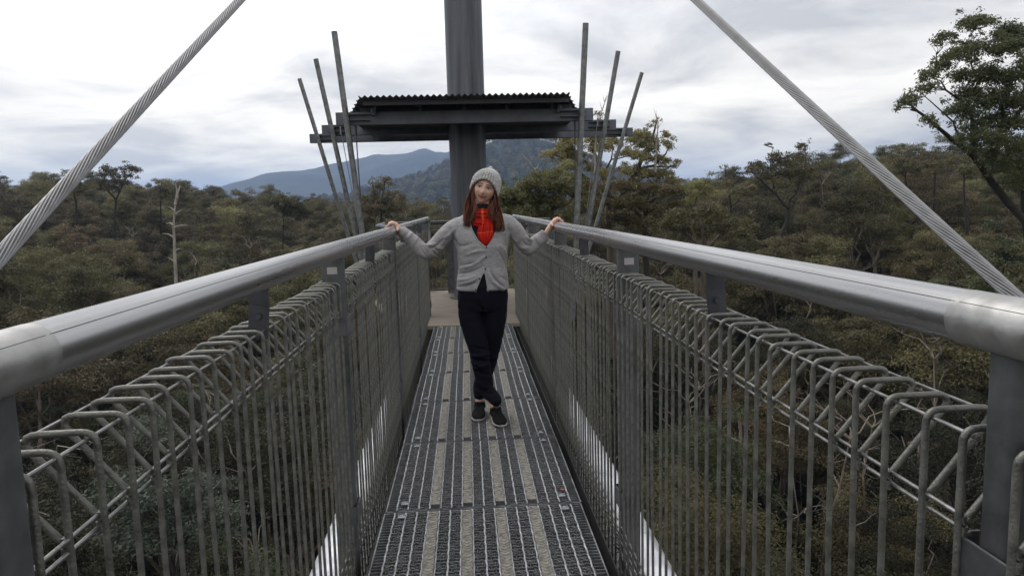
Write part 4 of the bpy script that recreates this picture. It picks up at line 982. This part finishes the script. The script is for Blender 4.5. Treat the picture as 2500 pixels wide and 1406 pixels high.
def torso(mb, k, grow=0.0, bottom=None):
    rings(mb, [(Q((a+b)/2, y), (b-a)/2*PXM*k+grow, f*k+grow, bk*k+grow) for (y, a, b, f, bk) in TS if bottom is None or y <= bottom], 36)
torso(body, .80)
SHL, ELL, WRL = Q(1112, 551, .0), Q(1041, 617, .045), Q(977, 561, .06)
SHR, ELR, WRR = Q(1246, 546, .0), Q(1290, 607, .05), Q(1331, 573, .06)
# legs: hips to ankles; her right leg crosses in front
toe1, heel1 = floor_at(1226, 1045), floor_at(1196, 1005); toe2, heel2 = floor_at(1167, 1031), floor_at(1175, 1000)
heel1 = toe1+(heel1-toe1).normalized()*.255; heel2 = toe2+(heel2-toe2).normalized()*.25
an1 = heel1+(toe1-heel1)*.26+Vector((0, 0, .085)); an2 = heel2+(toe2-heel2)*.24+Vector((0, 0, .085))
LEG1 = [Q(1150, 722, .0), Q(1147, 770, -.01), Q(1157, 815, -.035), Q(1169, 860, -.055), Q(1178, 905, -.05), Q(1188, 948, -.03), an1]
LEG2 = [Q(1208, 722, .0), Q(1211, 770, .0), Q(1206, 815, .01), Q(1198, 860, .03), Q(1186, 905, .04), Q(1173, 945, .04), an2]
limb(body, LEG1, [.080, .078, .064, .052, .046, .038, .031]); limb(body, LEG2, [.080, .076, .062, .050, .045, .038, .031])
for (h_, t_2) in ((heel1, toe1), (heel2, toe2)):
    d_ = (t_2-h_); limb(body, [h_+d_*.14+Vector((0, 0, .052)), h_+d_*.40+Vector((0, 0, .040)), h_+d_*.80+Vector((0, 0, .024))], [.024, .022, .012])
# arms and hands
limb(body, [Q(1140, 548), SHL+Vector((.012, 0, -.006)), SHL.lerp(ELL, .5), ELL, ELL.lerp(WRL, .5), WRL], [.034, .036, .034, .032, .030, .024])
limb(body, [Q(1222, 544), SHR+Vector((-.012, 0, -.006)), SHR.lerp(ELR, .5), ELR, ELR.lerp(WRR, .5), WRR], [.034, .036, .034, .032, .030, .024])
def hand(mb, wr, sx, rx):
    """hand laid over a rail whose axis runs along y at (rx, HR): wrist inside, fingers closing over the far side"""
    R0 = .0345; top = HR+R0; yc = wr.y+.005
    knuck = Vector((rx+sx*.000, yc, top+.020))
    # palm: from wrist to the knuckle row, flattened
    w0 = wr; 
    for k in range(4):
        off = (k-1.5)*.0205; kn = knuck+Vector((sx*(.008 if k in (1, 2) else .0), off-.004*0, .006 if k in (1, 2) else .001))
        limb(mb, [w0+Vector((0, off*.35, 0)), w0.lerp(kn, .55)+Vector((0, off*.3, .012)), kn], [.0165, .0145, .0115], 10)
        # finger bends over the rail: three joints round its far side
        fl = (.9, 1.0, .96, .8)[k]; rr = (.0092, .0095, .0092, .0082)[k]; pts = [kn]
        for ang, ds in ((58, 1.0), (22, 1.0), (-14, 1.0)):
            a = math.radians(ang)*1.0; rad = R0+rr+.001; a = math.radians(90-(90-ang)*fl)
            pts.append(Vector((rx+sx*math.cos(a)*rad, kn.y+(k-1.5)*.0015, HR+math.sin(a)*rad)))
        limb(mb, pts, [rr*1.12, rr*1.05, rr, rr*.82], 10)
    # thumb leaves the side of the palm and lies along the near side of the rail
    b0 = w0.lerp(knuck, .35)+Vector((0, -.028, -.002))
    limb(mb, [w0.lerp(knuck, .15)+Vector((0, -.012, 0)), b0, Vector((rx-sx*(R0+.010), yc-.052, HR+.018)), Vector((rx-sx*(R0+.004), yc-.074, HR+.004))], [.016, .0135, .0105, .0085], 10)
hand(body, WRL, -1, XL); hand(body, WRR, 1, XR)
bme = remesh(body, .0034, 2, .4)
# colouring of the skin itself: lips, cheeks, brows, knuckles
c = get_co(bme); d = c-np.array(HC); lx, lf, lz = d@np.array(hx), d@np.array(hf), d@np.array(hu)
base = np.tile(np.array([.60, .38, .29]), (len(c), 1))
def blend(mask, colr):
    global base
    mask = np.clip(mask, 0, 1)[:, None]; base = base*(1-mask)+np.array(colr)*mask
fr = (lf > .03)&(abs(lz) < .13)
G = lambda x, s: np.exp(-.5*(x/s)**2)
blend(fr*.25*(G(lx-.038, .015)+G(lx+.038, .015))*G(lz+.022, .015), (.62, .26, .19))
curve = -.0500+(lx/.026)**2*.0065
blend(fr*(abs(lx) < .029)*np.clip(1.5-abs(lz-curve)/.0065, 0, 1)*.95, (.40, .12, .10))
blend(fr*(abs(lx) < .030)*np.clip(1.3-abs(lz-curve)/.0030, 0, 1)*.9, (.12, .035, .03))
for s in (-1, 1):
    ex = lx*s-.031
    blend(fr*(abs(ex) < .021)*np.clip(1.4-abs(lz-(.0335-(ex/.02)**2*.004-ex*.08))/.0044, 0, 1)*.9, (.055, .025, .016))      # brow
    blend(fr*(abs(ex) < .017)*np.clip(1.4-abs(lz-(.0195-(ex/.017)**2*.0045))/.0040, 0, 1)*.95, (.03, .016, .012))          # upper lashes
    blend(fr*.6*G(ex, .014)*G(lz-.013, .008), (.20, .10, .075))
    blend(fr*.6*G(lx*s-.008, .003)*G(lz+.033, .0025), (.14, .05, .04))
blend(.35*G(c[:, 2]-(HR+.05), .02)*((c[:, 0] < XL+.03)|(c[:, 0] > XR-.03)), (.60, .27, .20))
blend(1.0*((c[:, 2] < HC.z-.20)&(c[:, 2] > .25)&(abs(c[:, 0]-.03) < .3)), (.012, .012, .013))
ca = bme.color_attributes.new('tint', 'FLOAT_COLOR', 'POINT'); ca.data.foreach_set('color', np.concatenate([base, np.ones((len(c), 1))], 1).astype(np.float32).ravel())
bme.materials.clear(); bme.materials.append(M['skin']); link('body', bme, person)
for s in (-1, 1):
    e_ = MB(); ball(e_, (0, 0, 0), (.0112, .0112, .0054), 10); o_ = e_.obj('eye', M['eye'], person, hp3(s*.0300, .0655, .0115))
    e_ = MB(); ball(e_, hp3(s*.0300-.0008, .0655+.0066, .0112), (.0058, .0058, .0050), 8); o2 = e_.mesh('iris', M['iris']); q_ = link('iris', o2, o_); q_.matrix_parent_inverse = Matrix.Translation(-o_.location)

# --- cardigan
cg = MB(); torso(cg, 1.0, .004, 720)
limb(cg, [Q(1150, 548, .005), Q(1118, 553), SHL.lerp(ELL, .28), SHL.lerp(ELL, .62)+Vector((0, 0, -.006)), ELL, ELL.lerp(WRL, .5)+Vector((0, 0, .003)), WRL.lerp(ELL, .12), WRL], [.052, .056, .052, .048, .046, .040, .034, .030], 20)
limb(cg, [Q(1212, 540, .005), Q(1238, 546), SHR.lerp(ELR, .28), SHR.lerp(ELR, .62)+Vector((0, 0, -.006)), ELR, ELR.lerp(WRR, .5)+Vector((0, 0, .003)), WRR.lerp(ELR, .12), WRR], [.052, .056, .052, .048, .046, .041, .036, .032], 20)
# soft fill under the arms
limb(cg, [Q(1124, 560), Q(1123, 590), Q(1130, 620)], [.045, .035, .02]); limb(cg, [Q(1230, 560), Q(1230, 588), Q(1226, 618)], [.045, .035, .02])
cme = remesh(cg, .0048, 9, .5)
FOLDS = [  # (x0,y0,x1,y1,half width px, height m): ridges > 0, creases < 0
    (1125, 655, 1180, 628, 5, .007), (1122, 668, 1178, 650, 5, -.007), (1130, 648, 1170, 634, 4, -.006), (1120, 684, 1165, 672, 5, .006), (1117, 700, 1160, 690, 4, -.006), (1124, 692, 1170, 676, 4, .005),
    (1183, 612, 1140, 622, 4, .004), (1190, 660, 1216, 700, 5, .006), (1198, 664, 1232, 702, 4, -.007), (1205, 690, 1236, 708, 4, .006), (1238, 640, 1222, 600, 4, .005), (1233, 650, 1215, 612, 4, -.005),
    (1239, 690, 1222, 676, 4, -.004), (1100, 560, 1120, 600, 5, -.005), (1086, 580, 1108, 560, 4, .005), (1118, 600, 1150, 596, 5, -.004), (1240, 560, 1236, 600, 5, -.006), (1250, 570, 1262, 590, 4, .004),
    (1044, 600, 1062, 596, 3.5, .009), (1046, 596, 1044, 612, 3, .009), (1052, 606, 1080, 585, 4, -.007), (1056, 612, 1066, 622, 3, -.006), (1030, 590, 1050, 600, 4, -.006), (1062, 600, 1084, 606, 4, .006),
    (1005, 570, 995, 588, 3.5, .007), (996, 568, 984, 582, 3, -.005), (1018, 582, 1010, 600, 3.5, .005), (1024, 600, 1040, 624, 4, -.004), (1275, 588, 1292, 600, 4, -.007), (1283, 578, 1296, 590, 3.5, .008),
    (1268, 600, 1290, 606, 4, .005), (1308, 576, 1316, 594, 3.5, .007), (1314, 568, 1326, 584, 3, -.006), (1318, 560, 1334, 574, 3, .006), (1300, 590, 1296, 614, 4, -.005), (1256, 600, 1275, 614, 4, -.004)]
def fold(me, folds, seed=0, nz=.0022, ns=.06):
    c = get_co(me); n = get_no(me); X, Y_ = to_px(c); front = np.clip(-n[:, 1]*1.6+.25, 0, 1); dd = np.zeros(len(c))
    for (x0, y0, x1, y1, w, h) in folds:
        vx, vy = x1-x0, y1-y0; Lq = vx*vx+vy*vy; t = ((X-x0)*vx+(Y_-y0)*vy)/Lq; tc_ = np.clip(t, 0, 1)
        bow = math.sqrt(Lq)*.07*np.sin(PI*tc_); ln = math.sqrt(Lq)
        px_, py_ = x0+vx*tc_-vy/ln*bow, y0+vy*tc_+vx/ln*bow
        dist = np.hypot(X-px_, Y_-py_); dd += 2.1*h*np.exp(-.5*(dist/(w*.55))**2)*np.clip(1.25-abs(tc_-.5)*1.6, 0, 1)
    nzv = np.array([mnoise.noise(Vector((p[0]/ns, p[1]/ns, p[2]/ns*1.8+seed))) for p in c])
    c += n*(dd*front+nzv*nz)[:, None]; set_co(me, c); return c
fold(cme, FOLDS)
# cut the neckline V, the open hem below the lowest fastened button, the hem and the cuff ends
c = get_co(cme); X, Y_ = to_px(c); n = get_no(cme); fr = c[:, 1] < Y0-.015
def inpoly(X, Y_, P_):
    ins = np.zeros(len(X), bool); j = len(P_)-1
    for i in range(len(P_)):
        xi, yi = P_[i]; xj, yj = P_[j]
        k = ((yi > Y_) != (yj > Y_))&(X < (xj-xi)*(Y_-yi)/(yj-yi+1e-9)+xi); ins ^= k; j = i
    return ins
VN = [(1150, 500), (1150, 545), (1155, 562), (1168, 584), (1186.5, 603), (1200, 583), (1210, 560), (1213, 540), (1210, 500)]
HM = [(1182, 665), (1159, 722), (1159, 760), (1192, 760), (1191, 722), (1186, 690)]
cut = fr&(inpoly(X, Y_, VN)|inpoly(X, Y_, HM))
hem = np.interp(X, [1105, 1116, 1135, 1159, 1175, 1192, 1215, 1241, 1250], [700, 706, 716, 720.5, 720, 721, 719, 711, 708])
cut |= (Y_ > hem)&(abs(c[:, 0]-.03) < .32)
cut |= (Y_ < 521)&(abs(X-1180) < 27)
def delete_verts(me, mask):
    import bmesh
    bm = bmesh.new(); bm.from_mesh(me); bm.verts.ensure_lookup_table(); bmesh.ops.delete(bm, geom=[bm.verts[i] for i in np.nonzero(mask)[0]], context='VERTS')
    for _ in range(14):                                   # even out the cut edge
        new = {}
        for v in bm.verts:
            if v.is_boundary:
                nb = [e.other_vert(v) for e in v.link_edges if e.is_boundary]
                if len(nb) == 2: new[v] = v.co*.4+(nb[0].co+nb[1].co)*.3
        for v, q in new.items(): v.co = q
    bm.to_mesh(me); bm.free()
delete_verts(cme, cut); cme.materials.clear(); cme.materials.append(M['knit'])
card = link('cardigan', cme, person); md = card.modifiers.new('thick', 'SOLIDIFY'); md.thickness = .005; md.offset = 1
def surf(x, y, off=.006, me=cme, dy0=-.30):
    """point on the front of the clothes at a photo pixel"""
    o = Vector((0, 0, EYE)); return o
from mathutils.bvhtree import BVHTree
cbvh = BVHTree.FromPolygons([v.co[:] for v in cme.vertices], [tuple(p.vertices) for p in cme.polygons])
def hit(x, y, bvh=cbvh, off=.004, dflt=-.11):
    o = Vector((0, 0, EYE)); d_ = ray(x, y); h_ = bvh.ray_cast(o, d_)
    return (h_[0]-d_*off) if h_[0] else Q(x, y, dflt)
# button band, neckline band, hem band, cuffs, pocket edges
band = MB()
def strip_on(mb, pxs, r, off=.004, flat=8): mb.tube([hit(x, y, off=off) for x, y in pxs], r, flat)
left_edge = [(1149, 542), (1154, 562), (1167, 585), (1179, 598), (1187, 607)]
right_edge = [(1214, 540), (1211, 561), (1201, 584), (1192, 600)]
for e_ in (left_edge, right_edge):
    pts = []
    for i in range(len(e_)-1):
        for k in range(4): t = k/4; pts.append((e_[i][0]*(1-t)+e_[i+1][0]*t+(-1.6 if e_ is left_edge else 1.6), e_[i][1]*(1-t)+e_[i+1][1]*t))
    strip_on(band, pts, .0042)
strip_on(band, [(1190, 603+6*k) for k in range(11)], .0028, .003)
strip_on(band, [(1183+.35*k, 606+6*k) for k in range(10)], .0016, .003)
strip_on(band, [(1181-2.2*k, 668+5*k) for k in range(10)], .0035); strip_on(band, [(1188+.4*k, 672+5*k) for k in range(9)], .0035)
band.obj('front_band', M['knit'], card)
pk = MB(); strip_on(pk, [(1130+5*k, 655.5+2.2*k) for k in range(6)], .0024); strip_on(pk, [(1206+5*k, 664-.3*k) for k in range(6)], .0026); pk.obj('pocket_edge', M['knit'], card)
for (x, y) in ((1187.5, 604), (1186.5, 628), (1185, 657), (1170.5, 681), (1161.5, 708)):
    p_ = hit(x, y, off=.006); b = MB(); d_ = ray(x, y); b.tube([p_+d_*.004, p_-d_*.001], .0062, 14); b.tube([p_-d_*.001, p_-d_*.0025], .0045, 10); b.obj('button', M['button'], card)
for (W_, E_, r) in ((WRL, ELL, .0315), (WRR, ELR, .0335)):
    d_ = (E_-W_).normalized(); cf = MB()
    for k in range(5): cf_p = W_+d_*(.004+.0095*k); cf.tube([cf_p-d_*.004, cf_p+d_*.0045], [r+.0005*k+.001, r+.0005*k+.0022], 24, False)
    cf.obj('cuff', M['knit'], card)
# black top under it
tp = MB(); torso(tp, .90, .0, 735); limb(tp, [Q(1177, 503, .004), Q(1177, 509, -.002), Q(1176, 516, -.002), Q(1177, 540, .0)], [.058, .064, .068, .075]); tme = remesh(tp, .008, 4); tme.materials.clear(); tme.materials.append(M['black']); link('black_top', tme, person)

# --- trousers
tr = MB()
rings(tr, [(Q((a+b)/2, y), (b-a)/2*PXM, f, bk) for (y, a, b, f, bk) in [(690, 1125, 1233, .095, .09), (705, 1119, 1239, .105, .11), (722, 1117, 1241, .108, .116), (742, 1118, 1240, .106, .116), (756, 1120, 1239, .098, .108)]], 36)
L1 = LEG1[:-1]+[an1+Vector((0, 0, .045))]; L2 = LEG2[:-1]+[an2+Vector((0, 0, .035))]
L1 = [Q(1151, 735, .0), Q(1152, 775, -.01), Q(1160, 815, -.035), Q(1169, 855, -.055), Q(1176, 895, -.055), Q(1183, 928, -.045), Q(1189, 952, -.04), an1+Vector((0, 0, .056)), an1+Vector((0, 0, .032))]
L2 = [Q(1209, 735, .0), Q(1207, 775, .0), Q(1203, 815, .01), Q(1198, 855, .03), Q(1189, 895, .04), Q(1178, 925, .045), Q(1172, 950, .045), an2+Vector((0, 0, .055)), an2+Vector((0, 0, .030))]
limb(tr, L1, [.086, .088, .078, .066, .062, .058, .053, .042, .037], 20); limb(tr, L2, [.084, .084, .074, .062, .056, .054, .050, .040, .035], 20)
trm = remesh(tr, .0052, 8, .5)
TF = [(1150, 868, 1196, 862, 5, .008), (1154, 876, 1200, 880, 4, -.008), (1150, 884, 1192, 892, 5, .007), (1156, 846, 1190, 852, 4, -.005), (1164, 930, 1204, 950, 5, .008), (1168, 944, 1202, 962, 4, -.007), (1160, 905, 1195, 915, 5, -.004),
      (1158, 900, 1190, 884, 4, .005), (1122, 730, 1128, 790, 4, .004), (1180, 800, 1170, 740, 5, -.006), (1185, 760, 1160, 745, 5, -.004), (1232, 735, 1222, 790, 4, .004), (1200, 876, 1214, 868, 4, .005), (1156, 945, 1172, 958, 4, .005), (1192, 958, 1206, 945, 4, .006)]
fold(trm, TF, 9, .003, .07); trm.materials.clear(); trm.materials.append(M['navy']); trs = link('trousers', trm, person)
for (a_, up_, r) in ((an1, L1[-2]-L1[-1], .0385), (an2, L2[-2]-L2[-1], .0365)):
    up_ = up_.normalized(); cf = MB(); p_ = a_+Vector((0, 0, .030)); cf.tube([p_, p_+up_*.004, p_+up_*.03, p_+up_*.036], [r-.003, r, r+.001, r-.003], 22); cf.obj('ankle_cuff', M['navy'], trs)

# --- shoes
def shoe(h_, t_, an):
    d_ = (t_-h_); Lg = d_.length; f = d_.normalized(); s = Vector((f.y, -f.x, 0)); up = Vector((0, 0, 1))
    o = link('shoe', None, person)
    def loftf(secs, mt, name, vox=None):
        m = MB(); n = 24; vs = []
        for (q, w, z0, z1, sh) in secs:
            for j in range(n):
                A = 2*PI*j/n; cx, sz = math.cos(A), math.sin(A); k = (abs(cx)**2.6+abs(sz)**2.6)**(-1/2.6)
                vs.append(h_+f*(Lg*q)+s*(w*k*cx+sh)+up*((z0+z1)/2+(z1-z0)/2*k*sz))
        K = len(secs); fs = [(i*n+j, i*n+(j+1) % n, (i+1)*n+(j+1) % n, (i+1)*n+j) for i in range(K-1) for j in range(n)]+[tuple(range(n))[::-1], tuple(range((K-1)*n, K*n))]
        m.add(vs, fs, True); return m.obj(name, mt, o)
    W2 = [(-.015, .014), (.02, .026), (.10, .033), (.25, .034), (.45, .036), (.62, .044), (.78, .046), (.90, .038), (.98, .024), (1.02, .010)]
    zt = [.045, .062, .075, .078, .074, .062, .050, .042, .034, .026]
    loftf([(q, w, .016, z, 0) for (q, w), z in zip(W2, zt)], M['shoe'], 'upper')
    loftf([(q*1.01-.005, w+.0035, .006, .024, 0) for q, w in W2], M['sole'], 'sole')
    cl = MB(); cl.tube([an-up*.035+f*.006, an-up*.012, an+up*.004], [.042, .037, .0345], 22, False); cl.obj('collar', M['shoe'], o)
    lc = MB()
    for k in range(4):
        q = .42+.075*k; z = .079-.010*k; c_ = h_+f*(Lg*q)+up*z
        lc.tube([c_-s*.022+f*.006-up*.006, c_+up*.003, c_+s*.022-f*.006-up*.006], .0024, 6); lc.tube([c_-s*.022-f*.006-up*.006, c_+up*.004, c_+s*.022+f*.006-up*.006], .0024, 6)
    c_ = h_+f*(Lg*.40)+up*.088
    for k in (-1, 1): lc.tube([c_, c_+s*k*.022+up*.008, c_+s*k*.034-f*.004-up*.002, c_+s*k*.012-up*.002+f*.008, c_], .0022, 6); lc.tube([c_, c_+s*k*.02+f*.03-up*.012, c_+s*k*.026+f*.05-up*.024], .002, 6)
    lc.obj('laces', M['black'], o)
shoe(heel1, toe1, an1); shoe(heel2, toe2, an2)

# --- hat
hat = MB(); nu, nv = 304, 60; vs = []
for i in range(nv+1):
    t = i/nv
    for j in range(nu):
        A = 2*PI*j/nu; fx, ff = math.cos(A), math.sin(A)
        zb = -.016+.082*max(0, ff)**1.3-.030*max(0, -ff)        # rim: high over the brow, low at the ears
        zz = zb+(.146-zb)*t; q = max(0, (zz-.02)/.128) if zz > .02 else 0
        rr = math.sqrt(max(.0012, 1-min(1, q)**2.15)); flop = 1+.06*math.sin(t*PI)
        if t < .14: flop *= 1.0+.035*math.sin(t/.14*PI)
        rib = 1+.075*math.cos(28*A)*(1-.3*t); row = 1+.014*math.cos(2*PI*t*17+(PI if (int(28*A/PI)) % 2 else 0))*(1 if t > .25 else .25)
        R1, R2 = .0870*rr*flop*rib*row, .104*rr*flop*rib*row
        vs.append(hp3(fx*R1+.010*t*t, ff*R2-.006, zz+.006*math.sin(t*PI)))
hat.add(vs, [(i*nu+j, i*nu+(j+1) % nu, (i+1)*nu+(j+1) % nu, (i+1)*nu+j) for i in range(nv) for j in range(nu)]+[tuple(range(nv*nu, (nv+1)*nu))], True)
ho_ = hat.obj('knitted_hat', M['hatk'], person); md = ho_.modifiers.new('thick', 'SOLIDIFY'); md.thickness = .006; md.offset = 0
pm = MB(); g = random.Random(4)
for _ in range(46):
    v = Vector((g.gauss(0, 1), g.gauss(0, 1), g.gauss(0, 1))).normalized(); c_ = hp3(.004, -.006, .148); ball(pm, c_+v*.009, .007, 4)
pm.obj('pompom', M['hatk'], ho_)

# --- hair: locks falling from under the hat on both sides
g = random.Random(12); hr = MB()
def lock(p, r, n=6):
    P_ = [Vector(q) for q in p]; w = g.uniform(0, 6.28); am = g.uniform(.002, .011)
    for k in range(1, len(P_)): P_[k] = P_[k]+Vector((math.sin(w+k*1.5)*am*k/3, math.cos(w*2+k)*am*k/3, 0))
    for _ in range(3):
        o_ = Vector((g.gauss(0, .0022), g.gauss(0, .0022), g.gauss(0, .001)))
        limb(hr, [q+o_*(.4+.9*k/len(P_)) for k, q in enumerate(P_)], [r*.52*(1-.75*(k/(len(P_)-1))**2.5) for k in range(len(P_))], 4, 3)
for k in range(95):                       # image left side
    u = g.random(); v = g.random(); ex_ = g.uniform(.45, 1.12)
    a = hp3(-.070-.012*u, .035-.09*v, .01); 
    b = Q(1153-16*u+g.uniform(-1, 1), 487, -.035+.06*v); c1 = Q(1150-18*u+6*v*(1-u), 510, -.055+.05*v); d1 = Q(1144+14*(1-u)*v-10*u, 535, -.085+.03*v); e1 = Q(1141-6*u+15*(1-u)*v+g.uniform(-2, 2), 535+18*ex_, -.105+.02*v)
    lock([a, b, c1, d1, e1], .0030)
for k in range(120):                      # image right side, ending in a curl
    u = g.random(); v = g.random(); ex_ = g.uniform(.45, 1.1)
    a = hp3(.066+.012*u, .035-.09*v, .01); b = Q(1205+12*u, 490, -.035+.06*v); c1 = Q(1205+16*u-8*v*(1-u), 513, -.065+.04*v)
    d1 = Q(1207+20*u-10*v*(1-u)+g.uniform(-1, 1), 538, -.100+.03*v); e1 = Q(1212+20*u*ex_-4*v, 536+24*ex_, -.118+.02*v); f1 = Q(1208+18*u*ex_+g.uniform(-2, 2), 541+22*ex_, -.125+.02*v)
    lock([a, b, c1, d1, e1, f1] if k % 3 else [a, b, c1, d1, e1], .0030)
for k in range(46):                       # full darker mass underneath, both sides
    s_ = g.choice((-1, 1)); v = g.random(); u = g.random(); x1_ = 1181+s_*(26+9*u)
    P_ = [hp3(s_*.066, .02-.07*v, .0), Q(x1_, 487, -.02+.05*v), Q(x1_+s_*4, 512, -.045+.05*v), Q(x1_+s_*3, 532, -.075+.03*v)]; limb(hr, P_, [.004, .0055, .0045, .001], 6, 3)
for k in range(60):                       # behind the neck
    u = g.uniform(-1, 1); lock([hp3(u*.07, -.07, 0), Q(1180+u*30, 495, .05), Q(1178+u*34, 520, .055)], .006)
for k in range(84):                       # strands over the scarf and round the jaw
    s_ = g.choice((-1, 1)); x0 = 1181+s_*(25+4*g.random()); lock([hp3(s_*.068, .035, .00), Q(x0, 485, -.075), Q(x0-s_*(2+(13 if s_ > 0 else 8)*g.random()), 505, -.10), Q(x0-s_*(1+(15 if s_ > 0 else 9)*g.random()), 524, -.125), Q(x0-s_*(-6+13*g.random()), 540, -.128)], .0022)
hr.obj('hair', M['hair'], person)

# --- scarf: wound round the neck, ends hanging into the V
sc = MB(); uvs = []
def ribbon(mb, path, widths, folds=3, seed=0):
    """gathered cloth: a wide strip whose cross-section is pleated; path = [(centre, across, out)]"""
    g = random.Random(seed); n = 40; rows = len(path); vs = []
    for i, ((c_, ac, ou), w) in enumerate(zip(path, widths)):
        for j in range(n+1):
            t = j/n*2-1; pl = math.sin(t*folds*PI+i*.25+seed)*.45+.35*math.sin(t*folds*1.7*PI-i*.2)
            vs.append(c_+ac*(t*w)+ou*((1-t*t)*w*.30+pl*.0085)); uvs.append((t*.5*2.2, i/rows*1.0))
    fs = [(i*(n+1)+j, i*(n+1)+j+1, (i+1)*(n+1)+j+1, (i+1)*(n+1)+j) for i in range(rows-1) for j in range(n)]; mb.add(vs, fs, True)
path, ws = [], []
cn = Q(1177, 519, .005)
for i in range(49):                       # loop round the neck
    A = 2*PI*i/48+PI/2; ou = Vector((math.cos(A), math.sin(A), 0)); z = -.006*math.sin(A)-.012*max(0, -math.sin(A))
    path.append((cn+Vector((ou.x*.074, ou.y*.078, z)), Vector((0, 0, 1))*.9+ou*-.25, ou)); ws.append(.036+.004*math.sin(3*A))
ribbon(sc, path, ws, 3, 1)
path, ws = [], []                          # a second, lower slack turn across the front
for i in range(33):
    A = PI*1.02+PI*.96*i/32; ou = Vector((math.cos(A), math.sin(A), 0)); s_ = math.sin(PI*i/32)
    path.append((cn+Vector((ou.x*.082, ou.y*.100, -.030-.034*s_)), Vector((0, 0, 1))*.9+ou*-.3, ou)); ws.append(.022+.010*s_)
ribbon(sc, path, ws, 2, 5)
for (xs, seed, dz) in (((1184, 1181, 1179, 1181, 1184), 2, .0), ((1192, 1194, 1195, 1193, 1188), 7, .008)):
    path, ws = [], []
    for i in range(26):
        t = i/25; k = t*4; j = min(3, int(k)); x = xs[j]*(1-(k-j))+xs[j+1]*(k-j); y = 533+(69 if seed == 2 else 64)*t
        wpx = np.interp(t, [0, .3, .65, 1], [9, 13, 13, 1.5])*(1 if seed == 2 else .82)
        path.append((Q(x, y, -.088-.022*math.sin(PI*min(1, t*1.3)*.5)-dz*0-.004*(seed == 7)), Vector((1, 0, 0)), Vector((0, -1, 0)))); ws.append(wpx*PXM)
    ribbon(sc, path, ws, 2.4, seed)
sme = sc.mesh('scarf', M['scarf']); uvl = sme.uv_layers.new(name='UVMap')
vi = np.empty(len(sme.loops), np.int32); sme.loops.foreach_get('vertex_index', vi); uvl.data.foreach_set('uv', np.array(uvs, np.float32)[vi].ravel())
so2 = link('scarf', sme, person); md = so2.modifiers.new('thick', 'SOLIDIFY'); md.thickness = .0035; md.offset = 1
